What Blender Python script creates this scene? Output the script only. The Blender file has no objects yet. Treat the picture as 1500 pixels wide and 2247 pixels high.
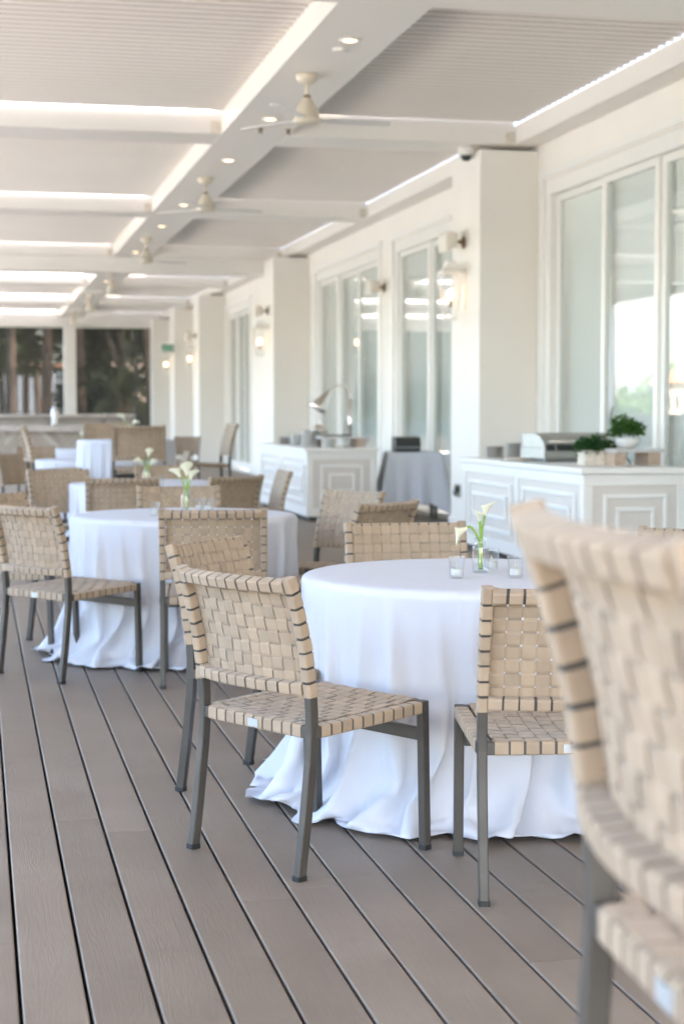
import bpy, bmesh, math, random
import numpy as np
from mathutils import Vector, Matrix
PI = math.pi
R = math.radians
S = bpy.context.scene
COL = S.collection

# ------------------------------------------------------------------ camera, sky, sun, exposure
cam_d = bpy.data.cameras.new('camera')
cam = bpy.data.objects.new('camera', cam_d)
COL.objects.link(cam)
S.camera = cam
cam.location = (0, 0, 1.30)
cam.rotation_euler = (R(90 - 3.473), 0, R(-12.37))
cam_d.sensor_fit = 'VERTICAL'
cam_d.sensor_height = 36
cam_d.lens = 3650 / 2247 * 36
cam_d.clip_start = 0.05
cam_d.clip_end = 2000
cam_d.dof.use_dof = True
cam_d.dof.focus_distance = 4.65
cam_d.dof.aperture_fstop = 4.0
cam_d.dof.aperture_blades = 0

SUN = Vector((0.50, -0.55, 0.67)).normalized()
world = bpy.data.worlds.new('World')
S.world = world
world.use_nodes = True
wn = world.node_tree
sky = wn.nodes.new('ShaderNodeTexSky')
sky.sky_type = 'NISHITA'
sky.sun_disc = False
sky.sun_elevation = math.asin(SUN.z)
sky.sun_rotation = math.atan2(SUN.x, SUN.y)
sky.altitude = 5
sky.air_density = 1.0
sky.dust_density = 2.5
sky.ozone_density = 1.0
wn.links.new(sky.outputs[0], wn.nodes['Background'].inputs[0])
wn.nodes['Background'].inputs[1].default_value = 0.15
sun_d = bpy.data.lights.new('sun', 'SUN')
sun_d.energy = 4.5
sun_d.angle = R(0.5)
sun_d.color = (1.0, 0.94, 0.85)
sun = bpy.data.objects.new('sun', sun_d)
COL.objects.link(sun)
sun.rotation_euler = (-SUN).to_track_quat('-Z', 'Y').to_euler()

S.view_settings.view_transform = 'Standard'
S.view_settings.look = 'None'
S.view_settings.gamma = 1
S.view_settings.use_curve_mapping = False
S.view_settings.exposure = 3.52
S.render.engine = 'CYCLES'
S.cycles.use_denoising = True
S.cycles.max_bounces = 14
S.cycles.diffuse_bounces = 8
S.cycles.glossy_bounces = 6
S.cycles.transmission_bounces = 8
S.cycles.transparent_max_bounces = 24
S.cycles.sample_clamp_indirect = 12
S.cycles.caustics_reflective = False
S.cycles.caustics_refractive = False

# ------------------------------------------------------------------ materials
def mat(name, col, rough=0.6, metal=0.0, var=0.0, vscale=8.0, bump=0.0, bscale=40.0, stretch=(1, 1, 1), coat=0.0, island=0.0, sheen=0.0, transl=0.0):
    m = bpy.data.materials.new(name)
    m.use_nodes = True
    nt = m.node_tree
    b = nt.nodes['Principled BSDF']
    b.inputs['Base Color'].default_value = (*col, 1)
    b.inputs['Roughness'].default_value = rough
    b.inputs['Metallic'].default_value = metal
    b.inputs['Coat Weight'].default_value = coat
    b.inputs['Sheen Weight'].default_value = sheen
    tc = nt.nodes.new('ShaderNodeTexCoord')
    mp = nt.nodes.new('ShaderNodeMapping')
    mp.inputs['Scale'].default_value = stretch
    nt.links.new(tc.outputs['Object'], mp.inputs[0])
    last = None
    if var > 0 or island > 0:
        hsv = nt.nodes.new('ShaderNodeHueSaturation')
        hsv.inputs['Color'].default_value = (*col, 1)
        add = nt.nodes.new('ShaderNodeMath'); add.operation = 'ADD'
        add.inputs[0].default_value = 1.0; add.inputs[1].default_value = 0.0
        if var > 0:
            n = nt.nodes.new('ShaderNodeTexNoise')
            n.inputs['Scale'].default_value = vscale
            n.inputs['Detail'].default_value = 6
            nt.links.new(mp.outputs[0], n.inputs['Vector'])
            mr = nt.nodes.new('ShaderNodeMapRange')
            mr.inputs[1].default_value = 0.3; mr.inputs[2].default_value = 0.7
            mr.inputs[3].default_value = 1 - var; mr.inputs[4].default_value = 1 + var
            nt.links.new(n.outputs['Fac'], mr.inputs[0])
            nt.links.new(mr.outputs[0], add.inputs[0])
        if island > 0:
            g = nt.nodes.new('ShaderNodeNewGeometry')
            mr2 = nt.nodes.new('ShaderNodeMapRange')
            mr2.inputs[3].default_value = -island; mr2.inputs[4].default_value = island
            nt.links.new(g.outputs['Random Per Island'], mr2.inputs[0])
            nt.links.new(mr2.outputs[0], add.inputs[1])
        nt.links.new(add.outputs[0], hsv.inputs['Value'])
        nt.links.new(hsv.outputs[0], b.inputs['Base Color'])
        last = hsv
    if bump > 0:
        n2 = nt.nodes.new('ShaderNodeTexNoise')
        n2.inputs['Scale'].default_value = bscale
        n2.inputs['Detail'].default_value = 4
        nt.links.new(mp.outputs[0], n2.inputs['Vector'])
        bp = nt.nodes.new('ShaderNodeBump')
        bp.inputs['Strength'].default_value = bump
        bp.inputs['Distance'].default_value = 0.004
        nt.links.new(n2.outputs['Fac'], bp.inputs['Height'])
        nt.links.new(bp.outputs[0], b.inputs['Normal'])
    if transl > 0:
        t = nt.nodes.new('ShaderNodeBsdfTranslucent')
        t.inputs[0].default_value = (*col, 1)
        mx = nt.nodes.new('ShaderNodeMixShader')
        mx.inputs[0].default_value = transl
        nt.links.new(b.outputs[0], mx.inputs[1]); nt.links.new(t.outputs[0], mx.inputs[2])
        nt.links.new(mx.outputs[0], nt.nodes['Material Output'].inputs[0])
    return m

def emit(name, col, strength):
    m = bpy.data.materials.new(name); m.use_nodes = True
    nt = m.node_tree; nt.nodes.remove(nt.nodes['Principled BSDF'])
    e = nt.nodes.new('ShaderNodeEmission')
    e.inputs[0].default_value = (*col, 1); e.inputs[1].default_value = strength
    nt.links.new(e.outputs[0], nt.nodes['Material Output'].inputs[0])
    return m

def thin_glass(name, tint, refl=1.0, rough=0.0, base=0.0):
    m = bpy.data.materials.new(name); m.use_nodes = True
    nt = m.node_tree; nt.nodes.remove(nt.nodes['Principled BSDF'])
    t = nt.nodes.new('ShaderNodeBsdfTransparent'); t.inputs[0].default_value = (*tint, 1)
    g = nt.nodes.new('ShaderNodeBsdfGlossy'); g.inputs['Roughness'].default_value = rough
    f = nt.nodes.new('ShaderNodeLayerWeight'); f.inputs[0].default_value = 0.5
    pw = nt.nodes.new('ShaderNodeMath'); pw.operation = 'POWER'; pw.inputs[1].default_value = 5.0
    nt.links.new(f.outputs['Facing'], pw.inputs[0])
    ma = nt.nodes.new('ShaderNodeMath'); ma.operation = 'MULTIPLY_ADD'; ma.use_clamp = True
    ma.inputs[1].default_value = 0.96 * min(1.0, refl); ma.inputs[2].default_value = 0.04 * refl + base
    nt.links.new(pw.outputs[0], ma.inputs[0])
    mx = nt.nodes.new('ShaderNodeMixShader')
    nt.links.new(ma.outputs[0], mx.inputs[0]); nt.links.new(t.outputs[0], mx.inputs[1]); nt.links.new(g.outputs[0], mx.inputs[2])
    nt.links.new(mx.outputs[0], nt.nodes['Material Output'].inputs[0])
    return m

def screen_mat(name, col, through):
    m = bpy.data.materials.new(name); m.use_nodes = True
    nt = m.node_tree; b = nt.nodes['Principled BSDF']
    b.inputs['Base Color'].default_value = (*col, 1); b.inputs['Roughness'].default_value = 0.9
    t = nt.nodes.new('ShaderNodeBsdfTransparent')
    mx = nt.nodes.new('ShaderNodeMixShader'); mx.inputs[0].default_value = through
    nt.links.new(b.outputs[0], mx.inputs[1]); nt.links.new(t.outputs[0], mx.inputs[2])
    nt.links.new(mx.outputs[0], nt.nodes['Material Output'].inputs[0])
    return m

def board_mat():
    m = mat('deck_board', (0.225, 0.172, 0.142), 0.5, bump=0.0)
    nt = m.node_tree; b = nt.nodes['Principled BSDF']
    g = nt.nodes.new('ShaderNodeNewGeometry')
    tc = nt.nodes.new('ShaderNodeTexCoord')
    off = nt.nodes.new('ShaderNodeVectorMath'); off.operation = 'ADD'
    cmb = nt.nodes.new('ShaderNodeCombineXYZ')
    mul = nt.nodes.new('ShaderNodeMath'); mul.operation = 'MULTIPLY'; mul.inputs[1].default_value = 37.0
    nt.links.new(g.outputs['Random Per Island'], mul.inputs[0])
    nt.links.new(mul.outputs[0], cmb.inputs[1]); nt.links.new(mul.outputs[0], cmb.inputs[2])
    nt.links.new(tc.outputs['Object'], off.inputs[0]); nt.links.new(cmb.outputs[0], off.inputs[1])
    mp = nt.nodes.new('ShaderNodeMapping'); mp.inputs['Scale'].default_value = (26, 1.3, 26)
    nt.links.new(off.outputs[0], mp.inputs[0])
    n = nt.nodes.new('ShaderNodeTexNoise'); n.inputs['Scale'].default_value = 1.0
    n.inputs['Detail'].default_value = 3; n.inputs['Distortion'].default_value = 0.6
    nt.links.new(mp.outputs[0], n.inputs['Vector'])
    w = nt.nodes.new('ShaderNodeMath'); w.operation = 'MULTIPLY'; w.inputs[1].default_value = 75.0
    nt.links.new(n.outputs['Fac'], w.inputs[0])
    sn = nt.nodes.new('ShaderNodeMath'); sn.operation = 'SINE'
    nt.links.new(w.outputs[0], sn.inputs[0])                    # embossed grain rings
    n2 = nt.nodes.new('ShaderNodeTexNoise'); n2.inputs['Scale'].default_value = 2.4; n2.inputs['Detail'].default_value = 7
    n2.inputs['Roughness'].default_value = 0.62
    nt.links.new(off.outputs[0], n2.inputs['Vector'])
    cr = nt.nodes.new('ShaderNodeValToRGB')
    cr.color_ramp.elements[0].position = 0.30; cr.color_ramp.elements[0].color = (0.182, 0.141, 0.111, 1)
    cr.color_ramp.elements[1].position = 0.72; cr.color_ramp.elements[1].color = (0.248, 0.200, 0.158, 1)
    nt.links.new(n2.outputs['Fac'], cr.inputs[0])
    hs = nt.nodes.new('ShaderNodeHueSaturation')
    nt.links.new(cr.outputs[0], hs.inputs['Color'])
    mr = nt.nodes.new('ShaderNodeMapRange'); mr.inputs[3].default_value = 0.91; mr.inputs[4].default_value = 1.07
    nt.links.new(g.outputs['Random Per Island'], mr.inputs[0])
    ma = nt.nodes.new('ShaderNodeMath'); ma.operation = 'MULTIPLY_ADD'; ma.inputs[1].default_value = 0.012
    nt.links.new(sn.outputs[0], ma.inputs[0]); nt.links.new(mr.outputs[0], ma.inputs[2])
    # scattered scuffs and stains
    n3 = nt.nodes.new('ShaderNodeTexNoise'); n3.inputs['Scale'].default_value = 7.0; n3.inputs['Detail'].default_value = 5
    nt.links.new(tc.outputs['Object'], n3.inputs['Vector'])
    st = nt.nodes.new('ShaderNodeMapRange'); st.inputs[1].default_value = 0.60; st.inputs[2].default_value = 0.76
    st.inputs[3].default_value = 1.0; st.inputs[4].default_value = 0.84
    nt.links.new(n3.outputs['Fac'], st.inputs[0])
    m2 = nt.nodes.new('ShaderNodeMath'); m2.operation = 'MULTIPLY'
    nt.links.new(ma.outputs[0], m2.inputs[0]); nt.links.new(st.outputs[0], m2.inputs[1])
    nt.links.new(m2.outputs[0], hs.inputs['Value'])
    nt.links.new(hs.outputs[0], b.inputs['Base Color'])
    rr = nt.nodes.new('ShaderNodeMapRange'); rr.inputs[3].default_value = 0.40; rr.inputs[4].default_value = 0.58
    nt.links.new(n2.outputs['Fac'], rr.inputs[0]); nt.links.new(rr.outputs[0], b.inputs['Roughness'])
    bp = nt.nodes.new('ShaderNodeBump'); bp.inputs['Strength'].default_value = 0.10; bp.inputs['Distance'].default_value = 0.0015
    nt.links.new(sn.outputs[0], bp.inputs['Height']); nt.links.new(bp.outputs[0], b.inputs['Normal'])
    return m

def chevron_mat():
    m = mat('chevron_wood', (0.42, 0.36, 0.29), 0.6)
    nt = m.node_tree; b = nt.nodes['Principled BSDF']
    tc = nt.nodes.new('ShaderNodeTexCoord'); sp = nt.nodes.new('ShaderNodeSeparateXYZ')
    nt.links.new(tc.outputs['Object'], sp.inputs[0])
    def M(op, a, bv=None, c=None):
        q = nt.nodes.new('ShaderNodeMath'); q.operation = op
        for i, v in enumerate((a, bv, c)):
            if v is None: continue
            if isinstance(v, (int, float)): q.inputs[i].default_value = v
            else: nt.links.new(v, q.inputs[i])
        return q.outputs[0]
    tri = M('PINGPONG', sp.outputs[0], 0.42)
    v = M('ADD', tri, sp.outputs[2])
    idx = M('FLOOR', M('DIVIDE', v, 0.13))
    fr = M('FRACT', M('DIVIDE', v, 0.13))
    cell = M('FLOOR', M('DIVIDE', sp.outputs[0], 0.42))
    wn_ = nt.nodes.new('ShaderNodeTexWhiteNoise'); wn_.noise_dimensions = '2D'
    cb = nt.nodes.new('ShaderNodeCombineXYZ'); nt.links.new(idx, cb.inputs[0]); nt.links.new(cell, cb.inputs[1])
    nt.links.new(cb.outputs[0], wn_.inputs['Vector'])
    cr = nt.nodes.new('ShaderNodeValToRGB')
    cr.color_ramp.elements[0].color = (0.36, 0.29, 0.23, 1); cr.color_ramp.elements[1].color = (0.55, 0.50, 0.44, 1)
    nt.links.new(wn_.outputs['Value'], cr.inputs[0])
    gap = M('GREATER_THAN', fr, 0.05)
    hs = nt.nodes.new('ShaderNodeHueSaturation'); nt.links.new(cr.outputs[0], hs.inputs['Color'])
    nt.links.new(M('MULTIPLY_ADD', gap, 0.5, 0.5), hs.inputs['Value'])
    nt.links.new(hs.outputs[0], b.inputs['Base Color'])
    return m

M = {}
M['board'] = board_mat()
M['chevron'] = chevron_mat()
M['joist'] = mat('deck_joist', (0.02, 0.018, 0.016), 0.9)
M['paver'] = mat('bounce_paver', (0.60, 0.54, 0.46), 0.85, var=0.08, vscale=2)
M['water'] = mat('harbour_water', (0.05, 0.09, 0.10), 0.15, bump=0.4, bscale=0.8)
M['grass'] = mat('lawn_grass', (0.08, 0.12, 0.03), 0.9, var=0.3, vscale=1.2)
M['sand'] = mat('sandy_path', (0.62, 0.50, 0.38), 0.9, var=0.1, vscale=2)
M['wall'] = mat('wall_stucco', (0.86, 0.815, 0.755), 0.75, var=0.015, vscale=1.5, bump=0.10, bscale=90)
M['groove_shade'] = mat('louver_groove_shade', (0.46, 0.42, 0.385), 0.7)  # shade of the grooves between slats, put in as darker grey
M['trim'] = mat('white_trim', (0.85, 0.82, 0.775), 0.45, var=0.01, vscale=3)
M['pergola'] = mat('powder_coat_white', (0.83, 0.79, 0.745), 0.42, var=0.015, vscale=1.0)
M['louver'] = mat('louver_white', (0.80, 0.76, 0.725), 0.5, var=0.02, vscale=0.8)
M['frame_white'] = mat('door_frame_white', (0.85, 0.825, 0.785), 0.35)
M['glass'] = thin_glass('door_glass', (0.94, 0.968, 0.962), 1.5, 0.0, 0.02)
M['clear'] = thin_glass('clear_glass', (0.985, 0.99, 0.99), 1.2, 0.0, 0.02)
M['ribbed'] = thin_glass('ribbed_glass', (0.945, 0.955, 0.96), 1.3, 0.05, 0.05)
M['blind'] = mat('blind_fabric', (0.88, 0.885, 0.87), 0.9, var=0.02, vscale=4, transl=0.4)
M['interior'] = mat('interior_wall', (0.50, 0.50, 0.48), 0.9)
M['web'] = mat('woven_webbing', (0.328, 0.245, 0.168), 0.75, var=0.07, vscale=22, bump=0.30, bscale=420, island=0.085, sheen=0.15)
M['tube'] = mat('bronze_tube', (0.062, 0.054, 0.046), 0.45, 0.2, var=0.12, vscale=14, bump=0.05, bscale=220)
M['foot'] = mat('black_plastic', (0.015, 0.016, 0.016), 0.5)
M['cloth'] = mat('white_cloth', (0.60, 0.615, 0.675), 0.85, var=0.012, vscale=5, bump=0.18, bscale=700, transl=0.05)
M['table'] = mat('folding_table', (0.35, 0.34, 0.32), 0.6)
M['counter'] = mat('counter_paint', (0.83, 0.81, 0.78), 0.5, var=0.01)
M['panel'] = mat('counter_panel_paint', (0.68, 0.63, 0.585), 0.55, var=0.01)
M['molding'] = mat('molding_paint', (0.86, 0.845, 0.82), 0.4)
M['steel'] = mat('brushed_steel', (0.62, 0.60, 0.57), 0.22, 1.0, var=0.05)
M['lid'] = mat('satin_steel', (0.42, 0.41, 0.39), 0.45, 0.9, var=0.05)
M['nickel'] = mat('polished_nickel', (0.74, 0.70, 0.66), 0.18, 1.0)
M['china'] = mat('white_china', (0.78, 0.77, 0.75), 0.25)
M['china_shade'] = mat('grey_china', (0.55, 0.52, 0.49), 0.35)
M['dark'] = mat('dark_plastic', (0.025, 0.028, 0.027), 0.35)
M['slate'] = mat('grey_plastic', (0.18, 0.19, 0.19), 0.4)
M['marble'] = mat('grey_marble', (0.55, 0.53, 0.53), 0.3, var=0.15, vscale=9)
M['wood'] = mat('whitewashed_wood', (0.50, 0.38, 0.30), 0.7, var=0.25, vscale=30, stretch=(1, 1, 4))
M['washed'] = mat('distressed_white_wood', (0.66, 0.60, 0.52), 0.75, var=0.18, vscale=26)
M['herb'] = mat('herb_leaf', (0.055, 0.14, 0.018), 0.55, island=0.3, transl=0.25)
M['herb_dark'] = mat('boxwood_leaf', (0.03, 0.095, 0.022), 0.5, island=0.3, transl=0.2)
M['soil'] = mat('potting_soil', (0.03, 0.022, 0.015), 0.95)
M['petal'] = mat('calla_petal', (0.82, 0.81, 0.66), 0.5, transl=0.3)
M['stem'] = mat('calla_stem', (0.20, 0.33, 0.055), 0.45)
M['spadix'] = mat('calla_spadix', (0.75, 0.52, 0.08), 0.6)
M['wax'] = mat('candle_wax', (0.86, 0.85, 0.82), 0.5, transl=0.2)
M['wick'] = mat('candle_wick', (0.25, 0.14, 0.07), 0.8)
M['cream'] = mat('fan_cream', (0.70, 0.62, 0.50), 0.4)
M['blade'] = mat('fan_blade_paint', (0.76, 0.735, 0.70), 0.45)
M['bronze'] = mat('aged_bronze', (0.22, 0.13, 0.05), 0.4, 0.8)
M['speaker'] = mat('speaker_white', (0.76, 0.70, 0.62), 0.5)
M['downlight'] = emit('downlight_lens', (1.0, 0.70, 0.40), 0.7)
M['bulb'] = emit('lantern_bulb', (1.0, 0.62, 0.30), 1.3)
M['exit'] = emit('green_sign_face', (0.34, 0.60, 0.42), 0.04)
M['silver'] = mat('silver_label', (0.42, 0.45, 0.47), 0.35, 0.3)
M['stone'] = mat('bar_stone', (0.46, 0.41, 0.37), 0.4, var=0.12, vscale=5)
M['screen'] = screen_mat('solar_mesh', (0.056, 0.054, 0.049), 0.27)
M['trunk'] = mat('palm_trunk', (0.20, 0.14, 0.105), 0.9, var=0.3, vscale=5, stretch=(1, 1, 3), bump=0.8, bscale=9)
M['bark'] = mat('tree_bark', (0.07, 0.055, 0.045), 0.9, var=0.2, vscale=6, bump=0.6, bscale=12)
M['leaf'] = mat('leaf_mid', (0.050, 0.085, 0.020), 0.6, island=0.45, transl=0.2)
M['leaf_dark'] = mat('leaf_dark', (0.030, 0.052, 0.018), 0.6, island=0.45, transl=0.15)
M['frond'] = mat('palm_frond', (0.050, 0.062, 0.020), 0.6, island=0.35, transl=0.2)
M['pinkwall'] = mat('pink_stucco', (0.66, 0.50, 0.42), 0.85, var=0.03, vscale=1)
M['roof_tile'] = mat('clay_roof_tile', (0.42, 0.20, 0.12), 0.8, var=0.2, vscale=6)
M['darkglass'] = mat('dark_window', (0.03, 0.035, 0.04), 0.1)
M['boat'] = mat('boat_gelcoat', (0.82, 0.82, 0.80), 0.25)
M['bluegrey'] = mat('bluegrey_shutter', (0.42, 0.45, 0.52), 0.7)

def add_creases(m):
    """pressed fold lines and slight rumples on the table linen"""
    nt = m.node_tree; b = nt.nodes['Principled BSDF']
    tc = nt.nodes.new('ShaderNodeTexCoord'); sp = nt.nodes.new('ShaderNodeSeparateXYZ')
    n = nt.nodes.new('ShaderNodeTexNoise'); n.inputs['Scale'].default_value = 3.0; n.inputs['Detail'].default_value = 5
    nt.links.new(tc.outputs['Object'], sp.inputs[0]); nt.links.new(tc.outputs['Object'], n.inputs['Vector'])
    def op(kind, a, v=None, c=None):
        q = nt.nodes.new('ShaderNodeMath'); q.operation = kind
        for i, x in enumerate((a, v, c)):
            if x is None: continue
            if isinstance(x, (int, float)): q.inputs[i].default_value = x
            else: nt.links.new(x, q.inputs[i])
        return q.outputs[0]
    hs = []
    for k, cell in ((0, 0.46), (1, 0.52)):
        w = op('MULTIPLY_ADD', n.outputs['Fac'], 0.03, sp.outputs[k])
        d = op('PINGPONG', op('ADD', w, 0.11 + k * .2), cell / 2)
        hs.append(op('MULTIPLY', op('MAXIMUM', op('SUBTRACT', 0.010, d), 0.0), 0.14))
    h = op('ADD', op('ADD', hs[0], hs[1]), op('MULTIPLY', n.outputs['Fac'], 0.004))
    bp = nt.nodes.new('ShaderNodeBump'); bp.inputs['Strength'].default_value = 0.8; bp.inputs['Distance'].default_value = 1.0
    nt.links.new(h, bp.inputs['Height'])
    old = b.inputs['Normal'].links[0].from_node
    nt.links.new(bp.outputs[0], old.inputs['Normal'])
add_creases(M['cloth'])

# ------------------------------------------------------------------ mesh helpers
class MB:
    def __init__(self):
        self.v = []; self.f = []
    def add(self, vs, fs):
        o = len(self.v)
        self.v.extend([tuple(p) for p in vs])
        self.f.extend([tuple(i + o for i in q) for q in fs])
        return self
    def box(self, x0, x1, y0, y1, z0, z1):
        vs = [(x, y, z) for z in (z0, z1) for y in (y0, y1) for x in (x0, x1)]
        return self.add(vs, [(0, 2, 3, 1), (4, 5, 7, 6), (0, 1, 5, 4), (2, 6, 7, 3), (0, 4, 6, 2), (1, 3, 7, 5)])
    def obox(self, c, ax, ay, az):
        c, ax, ay, az = map(Vector, (c, ax, ay, az))
        vs = [c + ax * i + ay * j + az * k for k in (-1, 1) for j in (-1, 1) for i in (-1, 1)]
        return self.add(vs, [(0, 2, 3, 1), (4, 5, 7, 6), (0, 1, 5, 4), (2, 6, 7, 3), (0, 4, 6, 2), (1, 3, 7, 5)])
    def loft(self, secs, cap=True, closed=True):
        n = len(secs[0]); vs = [p for s in secs for p in s]; fs = []
        for i in range(len(secs) - 1):
            for k in range(n if closed else n - 1):
                a = i * n + k; b = i * n + (k + 1) % n
                fs.append((a, b, b + n, a + n))
        if cap:
            fs.append(tuple(range(n - 1, -1, -1)))
            fs.append(tuple((len(secs) - 1) * n + k for k in range(n)))
        return self.add(vs, fs)
    def lathe(self, prof, n=24, c=(0, 0, 0), cap=False, rib=0.0):
        secs = []
        for r, z in prof:
            secs.append([(c[0] + (r + (rib * r * (k % 2))) * math.cos(2 * PI * k / n), c[1] + (r + (rib * r * (k % 2))) * math.sin(2 * PI * k / n), c[2] + z) for k in range(n)])
        return self.loft(secs, cap)
    def tube(self, pts, rad, n=8, cap=True):
        pts = [Vector(p) for p in pts]
        if not isinstance(rad, (list, tuple)): rad = [rad] * len(pts)
        secs = []
        up = Vector((0.31, 0.17, 0.93))
        for i, p in enumerate(pts):
            t = (pts[min(i + 1, len(pts) - 1)] - pts[max(i - 1, 0)]).normalized()
            a = up.cross(t)
            if a.length < 1e-3: a = Vector((1, 0, 0)).cross(t)
            a.normalize(); b = t.cross(a)
            secs.append([p + (a * math.cos(2 * PI * k / n) + b * math.sin(2 * PI * k / n)) * rad[i] for k in range(n)])
        return self.loft(secs, cap)
    def build(self, name, m, parent=None, smooth=False, bevel=0.0, sub=0):
        me = bpy.data.meshes.new(name)
        me.from_pydata(self.v, [], self.f)
        me.materials.append(m)
        if smooth: me.polygons.foreach_set('use_smooth', [True] * len(me.polygons))
        me.update()
        bm = bmesh.new(); bm.from_mesh(me)
        bmesh.ops.recalc_face_normals(bm, faces=bm.faces)
        bm.to_mesh(me); bm.free()
        o = bpy.data.objects.new(name, me)
        COL.objects.link(o)
        if parent: o.parent = parent
        if bevel > 0:
            md = o.modifiers.new('bevel', 'BEVEL'); md.width = bevel; md.segments = 2; md.limit_method = 'ANGLE'
            md.harden_normals = False
        if sub:
            md = o.modifiers.new('sub', 'SUBSURF'); md.levels = sub; md.render_levels = sub
        if smooth == 'auto':
            pass
        return o

def tag(o, label, cat, group=None):
    o['label'] = label; o['category'] = cat
    if group: o['group'] = group
    return o
def struct(o, kind='structure'):
    o['kind'] = kind
    return o
def thing(name, label, cat, loc=(0, 0, 0), rz=0, group=None):
    o = bpy.data.objects.new(name, None); COL.objects.link(o)
    o.empty_display_size = 0.2
    o.location = loc; o.rotation_euler = (0, 0, rz)
    return tag(o, label, cat, group)
def copy_tree(o, parent=None):
    c = o.copy(); COL.objects.link(c)
    c.parent = parent
    for ch in list(o.children): copy_tree(ch, c)
    return c
def place(first, used, loc, rz, label, group=None):
    o = first if not used else copy_tree(first)
    o.location = loc; o.rotation_euler = (0, 0, rz); o['label'] = label
    if group: o['group'] = group
    return o
def heading(fx, fy):                       # rotation that turns local +Y to (fx, fy)
    return math.atan2(-fx, fy)

# ------------------------------------------------------------------ the setting: ground
rnd = random.Random(11)
mb = MB()
P, GAP = 0.147, 0.0078
k0 = int((-3.2 - 0.078) / P) - 1
k = k0
while 0.078 + (k + 1) * P < 5.63:
    x0 = 0.078 + k * P + GAP / 2; x1 = 0.078 + (k + 1) * P - GAP / 2
    y = -5.0 - rnd.uniform(0, 3.6)
    while y < 49.4:
        ye = y + 3.66
        a = max(y, -5); b = min(ye - 0.002, 49.4)
        if b > a + 0.02:
            ch = 0.004
            sec = [(x0, -0.022), (x0, -ch), (x0 + ch * .3, -ch * .3), (x0 + ch, 0), (x1 - ch, 0), (x1 - ch * .3, -ch * .3), (x1, -ch), (x1, -0.022)]
            mb.loft([[(sx, a, sz) for sx, sz in sec], [(sx, b, sz) for sx, sz in sec]])
        y = ye
    k += 1
struct(mb.build('deck_floor', M['board']))
struct(MB().box(-3.3, 5.63, -5, 49.4, -0.10, -0.045).build('deck_subfloor', M['joist']))
struct(MB().box(-13, -3.3, -30, 90, -0.6, -0.12).build('promenade', M['paver']))  # unseen paving, added to bounce warm sunlight up to the ceiling
struct(MB().add([(-900, -900, -0.9), (900, -900, -0.9), (900, 1200, -0.9), (-900, 1200, -0.9)], [(0, 1, 2, 3)]).build('water', M['water']))
struct(MB().box(-3.3, 60, 49.5, 140, -0.7, -0.10).build('lawn', M['grass']))
struct(MB().add([(-3.2, 66, -0.09), (8.5, 66, -0.09), (8.5, 76, -0.09), (-3.2, 76, -0.09)], [(0, 1, 2, 3)]).build('path', M['sand']))
struct(MB().box(-430, -95, 120, 760, -2, 0.3).build('far_shore', M['grass']))

# ------------------------------------------------------------------ the building
bld = thing('building', 'long white stucco building with square columns and tall sliding glass doors', 'building', (5.65, 10, 0))
def BB(): return MB()
OX, OY = 5.65, 10.0                         # parts are written in world space and shifted to the root
def bpart(mb, name, m, parent=None, **kw):
    mb.v = [(x - OX, y - OY, z) for x, y, z in mb.v]
    return mb.build(name, m, parent or bld, **kw)
HEAD = 3.62
openings = [(10.6, 16.2), (17.55, 22.45), (23.25, 27.85), (34.7, 38.15), (39.75, 42.75), (44.6, 48.2)]
w = MB()
yprev = -8.0
for a, b in openings:
    w.box(5.65, 5.95, yprev, a, -0.1, HEAD); yprev = b
w.box(5.65, 5.95, yprev, 49.8, -0.1, HEAD)
w.box(5.65, 5.95, -8, 49.8, HEAD, 7.0)
bpart(w, 'wall', M['wall'])
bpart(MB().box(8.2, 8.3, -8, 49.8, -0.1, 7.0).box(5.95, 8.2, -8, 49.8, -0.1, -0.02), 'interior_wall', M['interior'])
for y0, y1 in ((16.39, 17.42), (28.46, 29.46), (38.30, 39.30), (43.25, 44.25), (48.5, 49.5), (4.2, 5.2)):
    bpart(MB().box(5.03, 5.648, y0, y1, 0.0, 3.955), 'column', M['wall'], bevel=0.008)
    bpart(MB().box(5.012, 5.647, y0 - 0.018, y1 + 0.018, 0.002, 0.16), 'baseboard', M['trim'], bevel=0.005)
y = -8.0
for a, b in openings + [(49.8, 49.8)]:
    if a - y > 0.3:
        bpart(MB().box(5.632, 5.649, y + 0.13, a - 0.13, 0.002, 0.15), 'baseboard', M['trim'], bevel=0.004)
    y = b
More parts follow.
